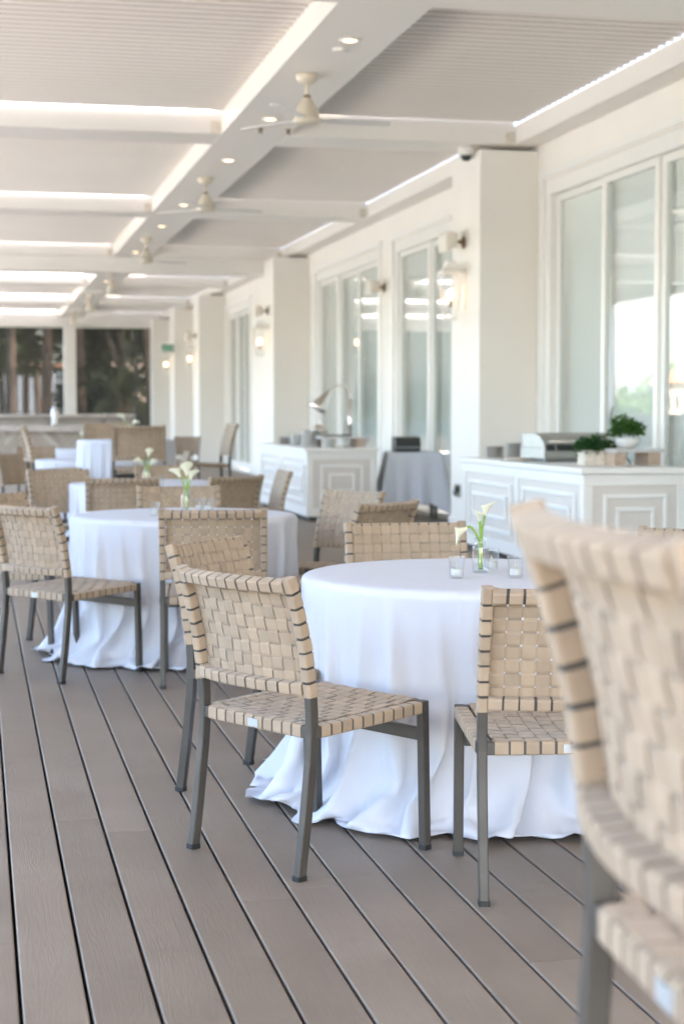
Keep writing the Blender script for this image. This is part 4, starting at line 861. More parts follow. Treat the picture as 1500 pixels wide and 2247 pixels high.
3,-5,27,-24,-9,2,-21,2,-20,31,1,30,-12,-2,7,-6,1,0,-6,1,-2,-26,7,-5,41,-9,-13,0,0,-20,5,3,31,-5,-3,-6,-5,-1,12,10,2,-2,-6,-1,-26,20,3,17,-9,-3,-1,-4,0,9,-5,0,-11,-5,-1,0,-4,0,1,-1,
1,0,13,0,3,-3,0,-6,1,0,1,2,0,0,-6,0,3,-5,0,-1,-4,0,-4,-3,0,-2,8,0,26,17,2,0,15,3,-17,-58,0,-3,26,-5,-6,3,-1,13,-20,3,-8,14,-2,4,-8,0,10,-2,2,-1,16,-2,3,-39,11,-17,18,-9,3,32,-2,3,
-5,0,4,-3,0,0,1,0,-18,-1,0,7,-1,-1,8,-4,0,9,-19,5,36,-27,29,-41,6,-22,-8,39,-11,3,6,-1,6,-1,1,8,-1,1,-16,-4,-2,-9,26,3,25,-22,-1,5,-8,2,-20,-8,-2,3,9,-1,-24,27,3,47,-67,18,-14,28,
-20,-16,16,-2,-10,11,1,5,3,0,-3,9,3,4,-10,-3,-5,-17,1,0,7,0,14,0,-1,12,-17,-95,-9,12,-2,-1,3,0,4,9,0,38,-39,16,-54,37,-15,10,0,-2,36,20,11,-35,15,-2,23,-14,-1,-4,-20,-6,-26,-5,-1,
-26,-18,7,24,5,-6,-1,13,-1,49,41,18,-55,-50,-17,14,15,-2,1,-10,0,7,0,0,-9,-6,1,-4,2,0,-4,1,0,13,0,0,4,8,0,-6,1,-1,-6,9,1,20,28,9,-33,9,6,21,-13,-9,-3,-1,0,7,32,20,-5,-63,-26,-13,
-7,0,2,2,0,14,10,0,-4,-7,0,-4,-17,1,-3,15,-1,1,3,0,-10,-9,1,18,14,-1,-1,-14,0,5,2,0,-10,5,0,-7,-4,0,-2,10,1,-2,-6,0,-27,21,10,4,7,0,-1,-2,1,1,-7,-3,-3,1,2,-5,0,4,9,2,-6,58,-31,-2,
-88,31,21,32,-18,-23,49,-9,-4,16,-11,5,-11,0,-3,-36,33,0,16,-14,-3,-6,-3,0,-16,4,2,30,-3,-2,-6,-8,-1,10,11,2,-5,-7,-1,-18,5,0,12,9,0,-1,-5,1,4,-5,-1,-5,-4,0,0,-6,0,-1,2,0,1,12,0,2,
-5,-1,-5,1,1,1,4,-1,0,-6,0,-6,-6,1,9,-4,0,-6,-1,1,-1,5,-1,16,12,1,2,-45,7,22,-17,16,-35,51,-24,-3,2,0,9,-18,2,-6,14,-1,3,-11,0,9,1,2,9,-17,5,-5,-8,3,-12,14,-8,-1,-9,4,-17,28,-6,23,
12,-2,0,-2,1,-18,-1,1,7,4,-1,9,-14,0,15,-16,5,22,-18,16,-64,52,-18,21,-18,-3,4,11,0,9,3,0,6,-8,2,-15,-2,-2,8,-1,0,12,-8,4,-4,7,-2,-18,-13,0,10,9,-1,-6,9,-1,25,-41,15,-16,26,-13,
-10,13,-2,-18,13,1,-2,6,1,23,-11,-2,-19,7,1,2,-18,0,-1,7,-1,14,-1,-1,10,-16,-95,-9,10,-2,3,6,-1,4,8,1,11,-17,2,78,12,84,-93,4,-86,29,16,8,-55,17,4,48,-13,-4,-6,-19,-7,-23,-7,-1,51,
-8,12,-57,-4,-11,1,18,-1,34,20,8,-22,-36,-7,-5,15,-1,-1,-7,0,11,-4,1,-9,0,-1,-6,-2,0,-5,1,0,-18,37,10,36,-37,-10,-2,3,0,-8,24,1,-1,12,6,21,20,11,-17,-19,-13,0,3,2,0,19,11,1,-53,
-18,-13,-6,0,3,1,1,13,11,-1,-4,-3,0,-1,-20,1,-3,15,-1,-2,2,0,-9,-9,1,18,18,-1,0,-19,0,-35,19,6,30,-9,-6,-8,-9,0,-3,13,1,-3,-7,-1,-23,21,10,3,7,1,-3,-1,1,-1,-4,-1,-2,2,1,-4,-3,3,1,
-2,-2,-9,-6,5,-7,7,7,13,-11,-13,27,-6,-10,36,-12,-1,7,-8,2,-27,11,-3,-2,16,0,2,-10,0,-17,3,3,45,2,0,-24,-6,-3,12,7,-1,-5,-8,1,-16,5,1,12,11,0,-1,-6,-1,2,-8,-1,-8,-4,1,3,-4,0,1,1,0,
-1,12,0,2,-5,0,-18,31,6,15,-25,-6,0,-8,-1,-5,-5,1,12,-3,0,-10,-2,0,-1,4,-1,0,-13,2,-57,-16,33,55,4,-28,4,24,-6,3,-4,1,-8,-5,0,7,8,-1,4,-11,2,9,3,0,8,-26,10,-3,0,-1,-12,14,-7,-8,
-22,10,-11,32,-11,26,26,-3,-3,-5,0,-16,-2,0,-3,19,1,16,-32,-1,21,-14,7,17,-18,15,-46,33,-22,6,-1,0,0,11,0,9,11,1,6,-13,0,-13,-1,-1,-6,21,1,4,1,0,-3,-65,10,-6,-11,10,19,46,-20,4,4,
0,15,-32,14,-18,20,-12,-4,13,-3,-14,11,0,-20,14,4,60,-47,8,-62,52,-6,14,-29,-6,-1,6,0,19,-2,0,12,-16,-96,-13,10,-1,6,7,0,4,7,1,-10,32,8,22,19,14,-5,-45,-21,7,10,4,13,8,7,-9,-4,-4,
-6,-14,-6,-23,-13,-4,36,-5,7,-43,-8,-5,10,26,0,19,14,5,-13,-37,-6,-7,12,-1,-2,-4,0,13,-16,2,-11,12,-1,-6,-1,0,-3,17,1,21,-37,2,-5,20,-3,-1,0,0,-8,32,4,-4,-5,0,40,32,19,-35,-4,-13,
0,-12,-3,-1,17,10,-13,-70,-15,2,12,-1,13,0,-1,3,16,0,-3,-6,-1,-2,-19,1,1,20,-1,-6,-6,0,-7,-6,2,14,19,0,1,-20,-2,-23,13,3,19,-3,-3,-6,-6,1,-4,9,1,-4,-6,0,-21,21,9,2,6,1,-5,0,2,1,-6,
-2,-2,7,3,-1,-1,1,-4,-9,-2,-12,-2,9,-1,4,1,15,-14,-12,1,-5,-1,36,-5,-11,55,-15,15,-27,-3,-9,-32,32,-4,6,-11,-1,-13,6,2,9,-6,-2,9,0,0,11,7,1,-5,-8,-2,-11,-11,1,17,39,4,-12,-19,-4,3,
-5,0,7,-6,0,-5,-6,-1,-7,4,0,1,10,1,3,-4,-1,-10,16,2,6,-9,-1,-3,-10,0,1,-4,0,20,2,1,-21,-6,0,-1,2,-1,-2,-13,3,-39,-16,18,10,26,-14,29,-2,-7,10,-6,1,-15,6,1,11,5,-2,2,-12,1,11,2,1,7,
-29,11,-2,5,-1,-11,11,-7,3,8,-2,-22,0,0,29,44,1,-8,-20,-4,-15,-1,0,7,-7,0,7,-10,1,22,-11,7,13,-16,13,-27,10,-14,-11,20,-6,1,13,-2,9,16,2,5,-20,0,-12,-2,-2,1,6,1,17,-56,22,-21,18,
-13,-9,-3,0,21,28,-7,11,-3,3,4,-24,9,-15,14,-10,-1,19,-3,4,3,0,31,-11,14,-21,-9,-8,-9,7,-4,-28,11,-2,-4,7,0,18,-5,-1,11,-15,-95,-34,-2,2,29,18,-4,6,9,1,-40,43,19,54,0,0,15,-28,-9,
-33,-5,-9,6,15,5,16,-8,1,-7,-9,-5,-23,-16,-2,18,-3,0,-26,-7,0,13,26,1,9,12,4,-3,-38,-5,-12,11,-1,-3,-2,0,9,9,1,-4,-15,-2,-7,-2,1,-1,18,1,-3,-12,0,17,-5,-1,-5,7,-1,-3,33,6,53,22,34,
-21,-5,-18,-20,-15,-11,-12,4,-2,-2,14,8,17,-10,-5,-26,-49,-11,14,2,-1,0,18,2,-5,0,0,5,60,35,-2,-65,-35,-23,-10,2,11,11,-2,10,5,-1,5,-19,0,-20,9,2,14,-1,-2,-7,-8,0,-3,11,1,-7,-9,1,
-16,23,7,-1,5,3,-5,0,1,2,-5,-2,-2,10,4,-1,-3,1,-7,-11,-1,-12,1,8,4,4,-1,12,-16,-11,-1,-5,0,2,-6,1,-33,17,33,53,-9,-43,2,15,1,10,-12,-2,0,2,0,-19,-16,5,31,6,-7,9,7,1,-8,-5,0,-5,-19,
2,-19,-2,3,26,28,-6,-1,-6,1,9,-6,1,-4,-3,-1,-10,2,0,3,10,0,-2,-6,0,-8,18,1,9,-9,-1,-5,-9,0,1,-5,0,-5,-10,1,4,6,-1,1,2,0,-9,-22,5,-29,-8,15,14,22,-14,18,0,-4,16,-6,1,-21,11,-2,14,2,
-1,2,-14,2,12,4,0,2,-40,18,2,16,-8,-11,12,-7,-6,-7,2,-9,13,-3,10,15,-4,-1,9,-1,-5,-13,1,11,-12,3,-1,7,-2,31,-7,8,7,-17,11,-17,0,-7,-19,23,-11,2,8,-1,6,31,2,-23,-21,-2,20,-12,0,0,9,
-1,6,-62,28,-17,20,-16,-4,12,-6,22,19,-3,10,-2,3,2,-21,7,-15,9,-7,-2,22,-5,19,-1,4,19,-9,10,-22,-12,-6,-9,11,-6,-6,5,-2,-30,15,0,25,-8,-1,10,-14,-96,26,27,6,-31,-12,-8,20,13,5,-17,
21,3,12,20,12,23,-29,-6,-15,1,-5,24,3,12,-22,-3,-11,-7,-7,-5,-21,-17,-4,5,3,1,12,38,11,-10,-21,-9,-9,7,2,13,-39,-5,-14,10,-1,-3,0,0,6,35,7,1,-35,-6,-9,-11,0,-1,23,0,-5,-10,0,18,
-11,0,-5,13,0,4,34,8,-10,11,5,35,1,8,-28,-7,-10,-4,-1,-2,-2,10,7,15,-27,-12,-22,-34,-3,15,6,-1,-2,19,1,-6,1,0,7,55,32,-1,-55,-32,-47,-30,11,38,37,-9,4,-7,-1,5,-21,-2,-16,9,1,11,-1,
-1,-6,-6,1,-4,6,0,-9,-4,1,-13,21,7,-4,5,2,-26,-5,18,21,0,-16,2,12,3,-3,-5,1,-6,-11,-1,-12,4,11,4,1,-4,12,-17,-11,-3,-5,2,-3,-5,1,-17,1,15,19,23,-15,14,6,-4,25,-22,-11,-4,1,1,8,-1,
-2,8,-6,1,8,7,0,-17,1,0,-16,60,30,11,-73,-29,13,16,0,0,-7,-2,9,-5,1,-2,-5,1,-15,8,-1,6,5,0,0,-7,0,-2,14,4,30,65,44,-34,-79,-48,7,-4,0,-1,-6,1,-4,2,-1,2,1,1,-17,-27,8,-22,-2,10,15,
22,-13,15,-4,-3,23,-5,0,-26,17,-1,14,-3,-2,1,-13,3,22,1,2,4,9,-2,-9,-29,8,-11,12,-6,0,2,-1,-17,2,0,-1,-20,9,13,46,-13,-6,-16,2,4,8,-2,3,-29,7,60,20,15,-20,-24,-3,-12,0,-6,-21,19,
-11,2,3,1,8,52,4,-32,-39,-6,35,-21,5,-3,12,-3,-21,-71,50,0,32,-36,17,29,-13,8,8,-1,7,0,3,-4,-21,5,-15,-5,0,15,32,-8,12,-1,5,17,-7,9,-25,-12,-7,-6,9,-5,-5,9,-2,-35,16,-1,26,-10,-2,
4,-8,-97,20,14,3,-18,-4,-3,28,13,7,31,-2,18,-4,0,-2,-16,15,-8,-12,-2,-6,-1,8,1,1,-7,0,-12,-4,-6,-22,-22,-4,-7,12,0,21,7,3,6,11,3,-20,-4,-3,16,-34,-1,-16,8,-2,-5,0,0,10,-37,7,-1,45,
-7,-12,-27,2,4,31,-1,-9,-8,0,20,-12,-1,-6,14,0,6,36,10,32,6,12,-8,3,-1,-27,-5,-9,-5,-5,-3,-4,11,7,16,-53,-16,-20,-34,6,15,34,-5,-4,16,-1,-10,19,7,12,38,25,7,-27,-21,-52,-81,6,37,
73,-10,1,-19,-6,6,-16,-2,-14,4,2,9,3,-1,-5,-12,0,-6,8,1,-9,-6,1,-12,22,7,-5,5,3,-20,-3,12,15,-1,-10,5,24,7,-5,-18,-4,-8,-10,0,-13,8,13,8,-2,-7,4,-20,-7,3,-4,-2,-8,-4,5,-10,-3,9,17,
26,-11,10,4,-6,21,-11,-8,16,-4,-3,10,1,1,-7,-9,-2,9,4,1,-20,5,1,-16,37,16,18,-51,-17,12,13,0,0,-8,0,6,-5,0,4,-5,0,-4,-3,1,-11,17,-1,-2,-7,-1,21,-82,51,-80,36,-16,53,46,-34,22,-3,1,
8,-2,0,-32,17,0,0,-31,1,-13,-17,10,-11,-4,6,9,25,-13,14,-8,-1,39,-6,4,-41,30,-7,12,-18,1,1,-7,1,22,5,0,-1,-19,7,-2,-4,1,-10,11,-6,22,40,-1,-41,-36,1,7,27,-5,-27,-14,8,29,-20,-1,1,
28,-7,3,-37,11,28,19,-3,10,-20,12,-7,5,-5,-21,15,-11,1,3,-2,5,-18,12,-36,29,-12,45,-20,6,10,-7,5,-22,-25,12,-19,8,-7,39,39,-11,-12,-1,-3,9,0,2,-5,-21,6,-10,14,-8,10,14,0,17,-4,6,
12,-57,50,-25,35,-49,-21,36,-11,15,-14,3,52,-20,43,-61,23,-44,3,-7,-97,16,8,2,-12,2,-2,47,9,17,21,-6,19,-15,7,-14,-13,18,-5,-17,-3,-8,-36,1,-3,49,-9,7,-22,6,-7,-16,-20,-5,-30,16,6,
-2,-62,5,44,67,-6,37,-14,12,-33,-19,-16,-20,7,-3,-9,1,0,11,-35,7,-1,42,-6,-6,-8,0,-1,14,1,-8,-8,0,19,-16,-1,-9,23,1,13,32,10,15,5,7,5,1,3,-29,-4,-9,-6,13,9,11,-7,-4,-2,-12,-7,-10,
-56,-5,14,15,-4,-7,14,0,-8,38,14,10,20,19,3,-10,-11,-10,-17,-12,0,-9,-4,-1,-17,-5,-17,18,8,17,-30,-7,1,6,-2,-5,-13,-1,-7,-6,2,-12,12,3,-6,15,4,-6,4,3,-18,0,12,8,-3,-8,2,-38,-2,1,
44,4,-6,-12,-1,-14,22,21,9,-12,-15,2,-22,-6,4,-5,-3,-11,-3,10,-2,-6,2,12,30,-8,8,3,-4,21,-9,-10,26,-8,-4,28,13,6,-34,-16,-6,11,1,0,-44,81,67,39,-52,-61,-13,-25,-5,10,0,-1,-8,-7,0,
6,-5,0,33,-7,5,-28,1,-5,-7,13,0,-19,-17,4,-28,-22,20,-12,-24,42,6,36,-43,62,17,-23,-32,-8,5,10,26,-2,-2,-39,3,-8,-13,6,-8,-3,6,9,25,-12,11,-10,-2,-35,45,12,33,-19,-15,11,-19,2,3,
-8,1,31,6,3,-14,-24,6,2,4,-1,-11,10,-6,13,28,-5,-3,-88,72,-19,32,-52,-37,36,-10,39,-18,-2,7,-20,14,-11,-2,1,25,34,-18,21,-11,12,-3,0,-2,-23,12,-11,6,-35,23,-6,1,-7,12,-15,17,3,40,
-26,7,-1,4,-22,-21,7,-20,3,-4,-18,18,-7,76,6,8,-32,-2,-6,-28,-6,-5,36,39,-6,3,-12,2,13,-2,6,15,-44,37,-30,18,-33,17,-30,37,-13,57,-45,42,-17,36,-55,16,-40,30,32,-85,-30,-62,-7,13,
35,-5,51,3,24,17,-11,17,-20,14,-19,-14,20,-4,-12,-1,-6,21,-2,11,-50,7,-17,6,10,4,-45,-100,19,72,-34,52,19,127,-53,-1,6,3,-8,-30,-16,-20,-13,-12,-30,-1,-3,-6,4,-1,15,-31,5,-6,46,-3,
-4,-10,-1,-1,9,1,-11,-12,0,19,-17,-1,-6,31,2,15,27,11,-1,8,5,16,-2,4,-31,0,-6,-2,13,9,13,-13,-9,-16,5,4,7,-29,-21,-48,47,49,45,-60,-48,-1,45,22,7,12,12,3,-8,-9,-3,-2,-1,-3,-24,-16,
-5,-19,-6,-15,21,9,110,1,95,-93,-15,-103,-5,-13,-2,-8,-22,6,-15,22,-1,-3,9,2,-7,2,5,-17,2,10,8,-3,-6,3,-26,-5,-1,30,6,-6,-10,0,-7,-5,4,3,14,1,0,-23,-4,4,-3,-3,-22,3,19,12,-15,-11,
8,32,-4,8,1,-5,21,-7,-10,35,-7,-5,-34,0,3,22,-3,-4,10,0,1,-58,11,17,112,-4,5,-47,10,-19,-35,-25,-1,15,4,-2,-17,-4,2,-58,17,45,73,-14,-47,4,3,0,-28,-19,7,-17,-13,12,-10,-23,24,1,24,
-18,29,16,-20,66,21,2,-56,3,-5,-5,-43,6,-8,-9,7,3,-7,3,3,30,-13,12,-11,-1,-27,34,4,25,-8,-6,11,-18,0,-1,-15,4,41,14,2,-37,-61,36,16,38,-33,-7,11,-5,5,-34,22,-2,-17,21,-20,59,-46,
-29,-10,13,37,-11,-4,7,-22,15,-12,-1,2,12,18,-14,11,3,-1,23,7,4,-22,9,-11,-8,-51,39,-81,30,83,100,-22,-80,3,36,-35,5,-1,1,-22,-22,7,-34,6,-1,55,24,-9,17,-3,10,-116,-40,64,41,39,
-76,4,-40,30,62,54,-28,15,-9,13,5,-23,20,-33,10,-30,11,-23,25,23,40,-13,11,-7,17,-37,1,-31,-85,-47,-15,79,28,-79,90,18,45,-14,7,-18,-4,10,-2,-3,-6,-4,-14,21,-6,-6,0,-3,5,1,4,-14,
-3,-8,-11,-7,-6,-7,54,33,39,-17,7,10,-16,-6,-6,2,-5,1,-38,-13,-29,-5,-16,-34,-3,-3,-13,7,0,22,-27,1,-12,-25,9,11,69,-10,-5,0,1,-12,-21,-2,15,-14,0,19,61,15,-1,3,1,10,-2,1,-4,1,2,
-43,19,11,15,-2,-4,13,-16,-11,-8,-10,-7,9,38,140,-19,-31,-127,8,18,5,-4,1,0,6,6,7,1,-9,-10,-14,-26,-17,11,3,2,-7,-21,-7,-8,-7,0,-36,62,68,41,-14,-49,3,-43,-20,92,30,87,-129,-8,-69,
8,-18,-10,-7,2,3,-15,3,11,3,-5,-5,8,-23,-7,-2,28,7,-8,-10,0,-10,14,15,8,-4,-9,-2,-24,-4,1,-5,-1,14,-12,-8,-19,7,12,5,28,-1,5,-1,-4,28,-3,-14,37,-5,-2,-25,-2,-1,8,-4,-1,0,-17,1,-49,
40,21,7,-1,-5,41,54,131,-38,-103,-135,16,22,-9,-23,-2,11,-22,3,18,57,3,-32,14,-5,-1,-41,-18,11,-9,-7,8,-9,-27,22,0,17,-13,8,16,-11,56,20,-14,-26,8,-2,-8,-45,10,-2,-7,4,-3,-1,3,13,
13,-11,5,-10,3,3,23,2,2,101,39,-2,-124,-42,1,-6,4,66,37,3,-50,-55,8,11,20,-13,-4,3,-2,0,-26,18,-3,-14,17,-35,85,-39,0,-68,25,29,1,-8,3,-7,6,-11,1,0,6,7,-6,20,16,-9,24,6,5,-24,8,
-11,18,6,4,-32,-61,44,14,11,-15,12,34,-27,5,2,3,-21,-20,6,-53,-14,26,72,43,-37,27,-18,26,-67,74,-31,-28,-54,8,30,-20,0,61,19,9,6,-11,10,2,-7,10,-37,3,-28,11,-21,21,28,38,-6,8,-6,
15,-8,0,-12,50,-52,-65,-66,-30,15,65,86,-34,24,0,19,-3,9,-2,-12,-3,-10,-7,26,2,-10,-3,-7,3,1,2,-9,-7,-7,-22,15,0,3,41,39,-7,-24,-28,59,9,65,-8,-23,-51,-2,-39,-16,-21,18,-9,-117,
-79,91,67,60,-100,10,73,39,28,13,38,-4,-36,-58,-16,-24,-16,-19,-23,-3,-4,22,5,75,49,94,-29,-24,-78,-16,0,-3,17,-1,3,-68,25,32,39,-9,-26,16,-19,-12,-40,31,34,23,14,32,6,-18,-45,-4,
-16,-16,-2,8,7,6,3,4,0,-6,-5,-6,-8,-6,21,-6,-3,-31,-39,-16,-24,63,46,-15,0,19,37,-4,-32,-8,10,16,-58,-39,15,28,8,-34,22,-19,-22,-13,-8,3,-14,4,11,2,-5,-4,9,-22,-10,-3,24,7,-13,-7,
6,-1,-11,0,4,21,2,-3,-25,-4,0,-4,0,-1,-6,1,2,-2,1,0,31,1,7,-1,-6,23,-8,-13,99,29,49,5,-6,-11,-86,-12,-38,-42,-70,23,1,100,8,-1,-30,-17,-21,-63,30,13,-36,33,-3,82,-57,-16,0,19,14,
-12,-17,44,19,-23,25,-17,-4,-50,-12,14,-8,-5,5,-6,-32,23,3,3,-5,30,35,-32,-64,30,109,11,-53,-51,35,-8,-38,-32,-6,44,78,-11,-49,-22,22,-9,2,-15,6,-8,11,-12,-25,7,8,39,-3,-3,-5,-17,
10,0,-7,6,22,10,-10,-1,12,-7,8,-3,1,1,-24,18,-8,-14,16,44,23,114,-71,-8,-126,24,0,-5,4,-3,3,-11,1,0,6,7,-9,24,18,-7,34,10,11,-37,1,-17,16,15,0,-29,-69,47,5,10,-17,19,37,-24,6,-3,3,
-2,-11,7,29,102,17,1,-83,-8,-33,33,-28,-40,25,-2,-19,-54,7,96,-11,31,-8,10,-13,-5,-46,55,13,40,-43,-41,-7,-24,4,-19,15,39,32,7,5,-1,8,-1,2,-4,80,-37,-40,1,54,92,2,-22,-102,-7,6,
-10,12,-14,20,-26,20,-35,-12,31,0,-7,-7,-6,2,1,1,-106,14,15,68,19,-7,10,14,18,-7,-2,-5,63,-19,32,-15,-10,-35,8,-67,-5,-32,94,15,-77,-18,-9,2,32,61,74,-4,35,-34,6,-1,32,-3,-61,-7,
-9,-25,-54,-4,106,-19,3,-83,98,-8,-18,1,12,30,-31,-27,-62,-10,-19,-11,27,10,12,-34,25,11,23,-28,-17,-49,36,32,17,16,31,11,-17,-37,-2,-5,-6,-3,-4,-4,8,3,4,-2,-5,-7,16,23,104,24,-25,
-90,-70,13,5,-3,11,25,-33,-26,-15,45,20,-6,-4,0,1,-6,-13,-12,-57,-27,92,61,1,-117,-19,-21,-2,-11,2,8,-13,-2,9,18,-14,-15,2,20,4,-14,-11,5,-5,-5,2,6,16,0,-4,-26,-1,-4,-6,3,-25,10,
38,31,-17,-44,-4,34,8,7,-5,-8,-14,-3,9,5,-74,47,88,81,-73,-42,66,86,-55,-127,-42,28,50,-34,-38,-17,37,6,4,-9,20,-32,-14,-20,45,15,-13,19,60,30,-24,-80,6,64,110,11,-76,-115,-10,-6,
1,-15,14,11,8,-53,11,23,-38,41,-28,57,-47,-28,10,68,3,4,-32,40,-32,-40,4,-6,3,38,1,-15,-13,15,-7,1,-47,47,18,-7,22,-5,7,-15,-28,16,-25,11,7,-12,0,-3,3,30,11,-14,-6,16,-9,19,-45,43,
-9,16,-23,15,71,-26,3,-96,82,-43,-4,18,16,28,-74,4,-4,4,-11,1,-1,4,1,0,4,33,-23,39,-3,11,-15,3,-6,-2,-40,30,-14,-9,11,-7,12,-18,33,29,-18,7,-6,9,8,4,1,14,64,-3,26,-50,52,-180,4,1,
137,6,-63,22,87,55,27,-50,24,-28,-47,-59,7,11,3,-2,9,-5,-44,-37,-15,-4,-12,9,47,30,12,5,-1,8,2,4,0,86,-33,-33,6,26,3,-9,-1,-14,-1,5,-8,3,-2,5,-26,14,-27,-5,71,70,31,-37,23,-62,2,
-102,-31,3,16,18,43,35,9,-13,-20,-9,7,2,35,-4,79,17,-36,-87,-26,24,1,-2,16,21,-17,-9,-22,-52,12,76,56,4,4,31,-14,-49,-25,15,38,1,-2,-26,-80,-9,22,6,4,2,93,-6,16,-4,-31,-98,21,-16,
8,-60,-11,-29,17,32,19,-18,17,8,-18,2,6,-5,9,16,14,7,7,20,-11,-18,-7,18,66,-10,-27,-78,12,2,2,-24,16,26,20,10,33,49,-23,41,-74,19,-52,-4,1,6,-24,-27,-41,31,22,15,-5,-7,-5,-5,-53,
-46,-36,25,45,102,22,86,-79,-54,-127,-10,1,4,-15,-2,15,0,16,4,31,-12,-25,-28,-6,15,-2,-4,0,6,15,-1,-6,-26,-1,-11,-7,12,-19,31,64,25,5,-61,-1,-5,-3,9,-10,-12,-31,0,94,110,44,-89,
-97,-101,27,-6,5,22,2,-5,-11,41,-48,40,-53,89,7,31,-22,-87,31,110,88,-58,-70,-46,-3,-2,15,50,28,-59,36,38,24,-89,-80,51,-1,-4,-3,49,-32,-76,-2,-18,11,-28,86,23,-4,-78,12,-10,14,31,
8,69,24,26,-92,-81,-26,5,42,35,30,-67,27,-75,62,3,15,-37,28,-21,57,76,98,43,-128,-82,-74,10,8,-24,20,16,-23,20,5,2,-79,18,21,108,-57,45,-36,20,-57,-23,-7,120,47,-15,-73,-45,11,-28,
20,16,-23,6,-6,7,-13,1,-1,6,0,-1,-6,41,-26,-86,31,75,97,-96,18,19,15,-53,-11,-7,10,-69,36,-16,118,-9,108,-14,3,-112,8,36,-16,13,0,11,-153,-16,44,67,12,-68,85,-8,28,-42,-63,58,71,
108,-13,-23,-49,-38,-7,-24,16,-17,9,-26,-8,-25,27,17,33,-24,16,10,6,4,1,8,8,6,8,84,-34,-36,-16,14,-30,0,12,128,27,-15,-61,-13,23,-52,-21,7,-25,-18,-33,-6,11,82,23,-16,-19,-15,21,
-88,122,-48,143,-65,76,-105,67,-72,90,-105,24,-27,-18,57,-33,66,-54,43,-58,-5,29,77,-10,-4,-50,-63,4,54,40,7,-27,-4,-7,51,29,4,-47,-4,-3,34,-73,-7,-46,14,0,50,89,-5,-51,-6,1,-5,
-130,-27,18,76,-91,-81,-51,114,121,65,-2,-91,-47,12,85,8,6,-49,26,-6,-24,57,-13,15,-50,23,41,5,1,-24,-15,-28,-55,-15,18,29,19,-2,-7,68,-15,27,-77,27,36,3,-1,4,-32,-32,-80,10,27,42,
12,-5,60,31,-101,-137,76,-4,114,-97,42,-115,-15,-40,7,-21,38,6,-52,-19,99,34,33,-76,60,-15,-34,-87,-3,61,26,1,-38,7,12,2,-12,-28,1,-8,-7,13,-15,19,29,24,27,-30,3,-14,-7,-31,-22,52,
31,39,70,19,-116,-16,-49,44,-47,31,-31,46,-24,24,-49,50,-52,-15,-57,91,-4,34,-15,-49,36,103,52,-43,-51,80,-23,-23,-90,72,65,-14,-26,-2,81,-52,-77,-35,5,2,-27,67,-57,-46,-20,3,3,
-37,50,19,-4,-45,42,-3,8,-4,1,35,-20,0,-41,32,107,103,-73,-45,-67,-17,41,-60,163,-42,-26,-88,50,-3,20,40,27,-30,-107,-18,22,4,-2,6,-13,31,58,22,101,-140,-43,-92,43,-6,79,-10,31,
-109,80,50,-18,-49,17,6,-8,-19,31,-50,15,-35,58,-28,45,99,4,-22,-144,7,-3,0,-24,89,-29,-69,-5,93,98,-109,-5,8,14,-39,6,-2,0,58,38,3,-31,46,-44,11,-77,83,-10,59,-82,23,1,14,-52,-17,
-21,57,-5,41,0,9,3,-65,4,-42,62,-33,64,15,16,16,-81,-51,15,21,57,-93,24,-40,54,17,39,-29,8,6,9,4,1,2,9,6,13,91,2,34,-15,-17,-91,11,-22,32,0,22,-15,-8,22,-17,-85,-51,-28,96,83,83,
-4,7,-3,-61,-145,-8,23,148,-55,-56,-101,140,-50,81,-147,81,56,35,41,-17,14,32,-51,13,-65,38,88,2,33,-49,2,2,-31,-86,-22,-43,-7,-114,-16,104,132,58,-15,5,-9,-13,1,-12,-58,-14,-15,
-16,-20,-12,112,2,2,-6,23,37,-49,-76,-79,-24,81,128,110,-110,-75,-64,122,41,-18,-103,-97,61,73,93,-71,17,-40,62,-5,47,-62,16,4,10,-1,-6,-11,-28,-69,33,22,54,-32,-4,-32,68,-21,22,
-69,20,65,-23,5,-56,-5,-24,-46,3,26,57,26,-8,-41,94,-121,37,-24,-15,-35,7,96,93,-42,-136,-72,49,50,-19,6,57,-6,-149,45,4,76,-62,-52,20,3,4,-96,12,19,5,18,-1,-14,-84,112,-6,93,-3,
15,-63,-106,-5,61,13,91,-38,148,-120,2,-106,19,-43,-24,-1,21,-11,-15,11,45,70,16,-88,-50,-26,155,75,18,-157,-67,-1,25,49,61,-6,5,-2,-1,-84,-40,72,41,-5,-73,24,78,78,15,1,-24,-57,
-90,86,-24,2,-62,1,-5,0,52,-47,-70,-36,35,18,-7,-29,52,2,11,-34,58,4,-58,-33,1,159,-15,-14,-115,97,130,18,-45,-172,-15,13,47,134,46,-56,-91,28,20,-21,-107,-16,19,4,-2,3,47,35,-80,
-13,-4,158,-74,11,-107,78,-31,86,5,30,-141,-5,-47,68,-3,30,-58,-45,42,151,67,-73,-84,-33,115,-86,3,-113,111,2,-4,-22,-77,76,44,25,13,-115,64,-37,159,-58,94,-24,59,-112,-132,-68,48,
-1,88,-79,68,39,32,39,-37,135,-94,-28,-104,-29,83,22,36,-58,2,146,-1,-89,-90,52,95,-69,-99,-34,-20,105,10,140,-25,-51,-75,-48,40,-69,57,-35,74,15,42,-31,-8,-37,44,-23,13,-60,27,41,
128,93,13,28,-157,-88,-40,157,49,21,2,8,3,-19,23,-70,-118,-93,59,130,127,-1,-2,5,-1,-63,-137,10,-20,14,-63,53,131,126,1,-6,-120,-81,17,117,33,-105,19,-92,7,-125,125,120,20,2,-7,
-20,16,-106,105,-110,102,-106,7,-4,91,14,-69,-146,54,93,101,-2,0,-13,-17,-29,-64,-52,19,52,19,-17,-47,68,14,97,25,-94,32,-7,77,-106,-119,-40,-28,79,65,101,59,-145,-12,-36,95,59,25,
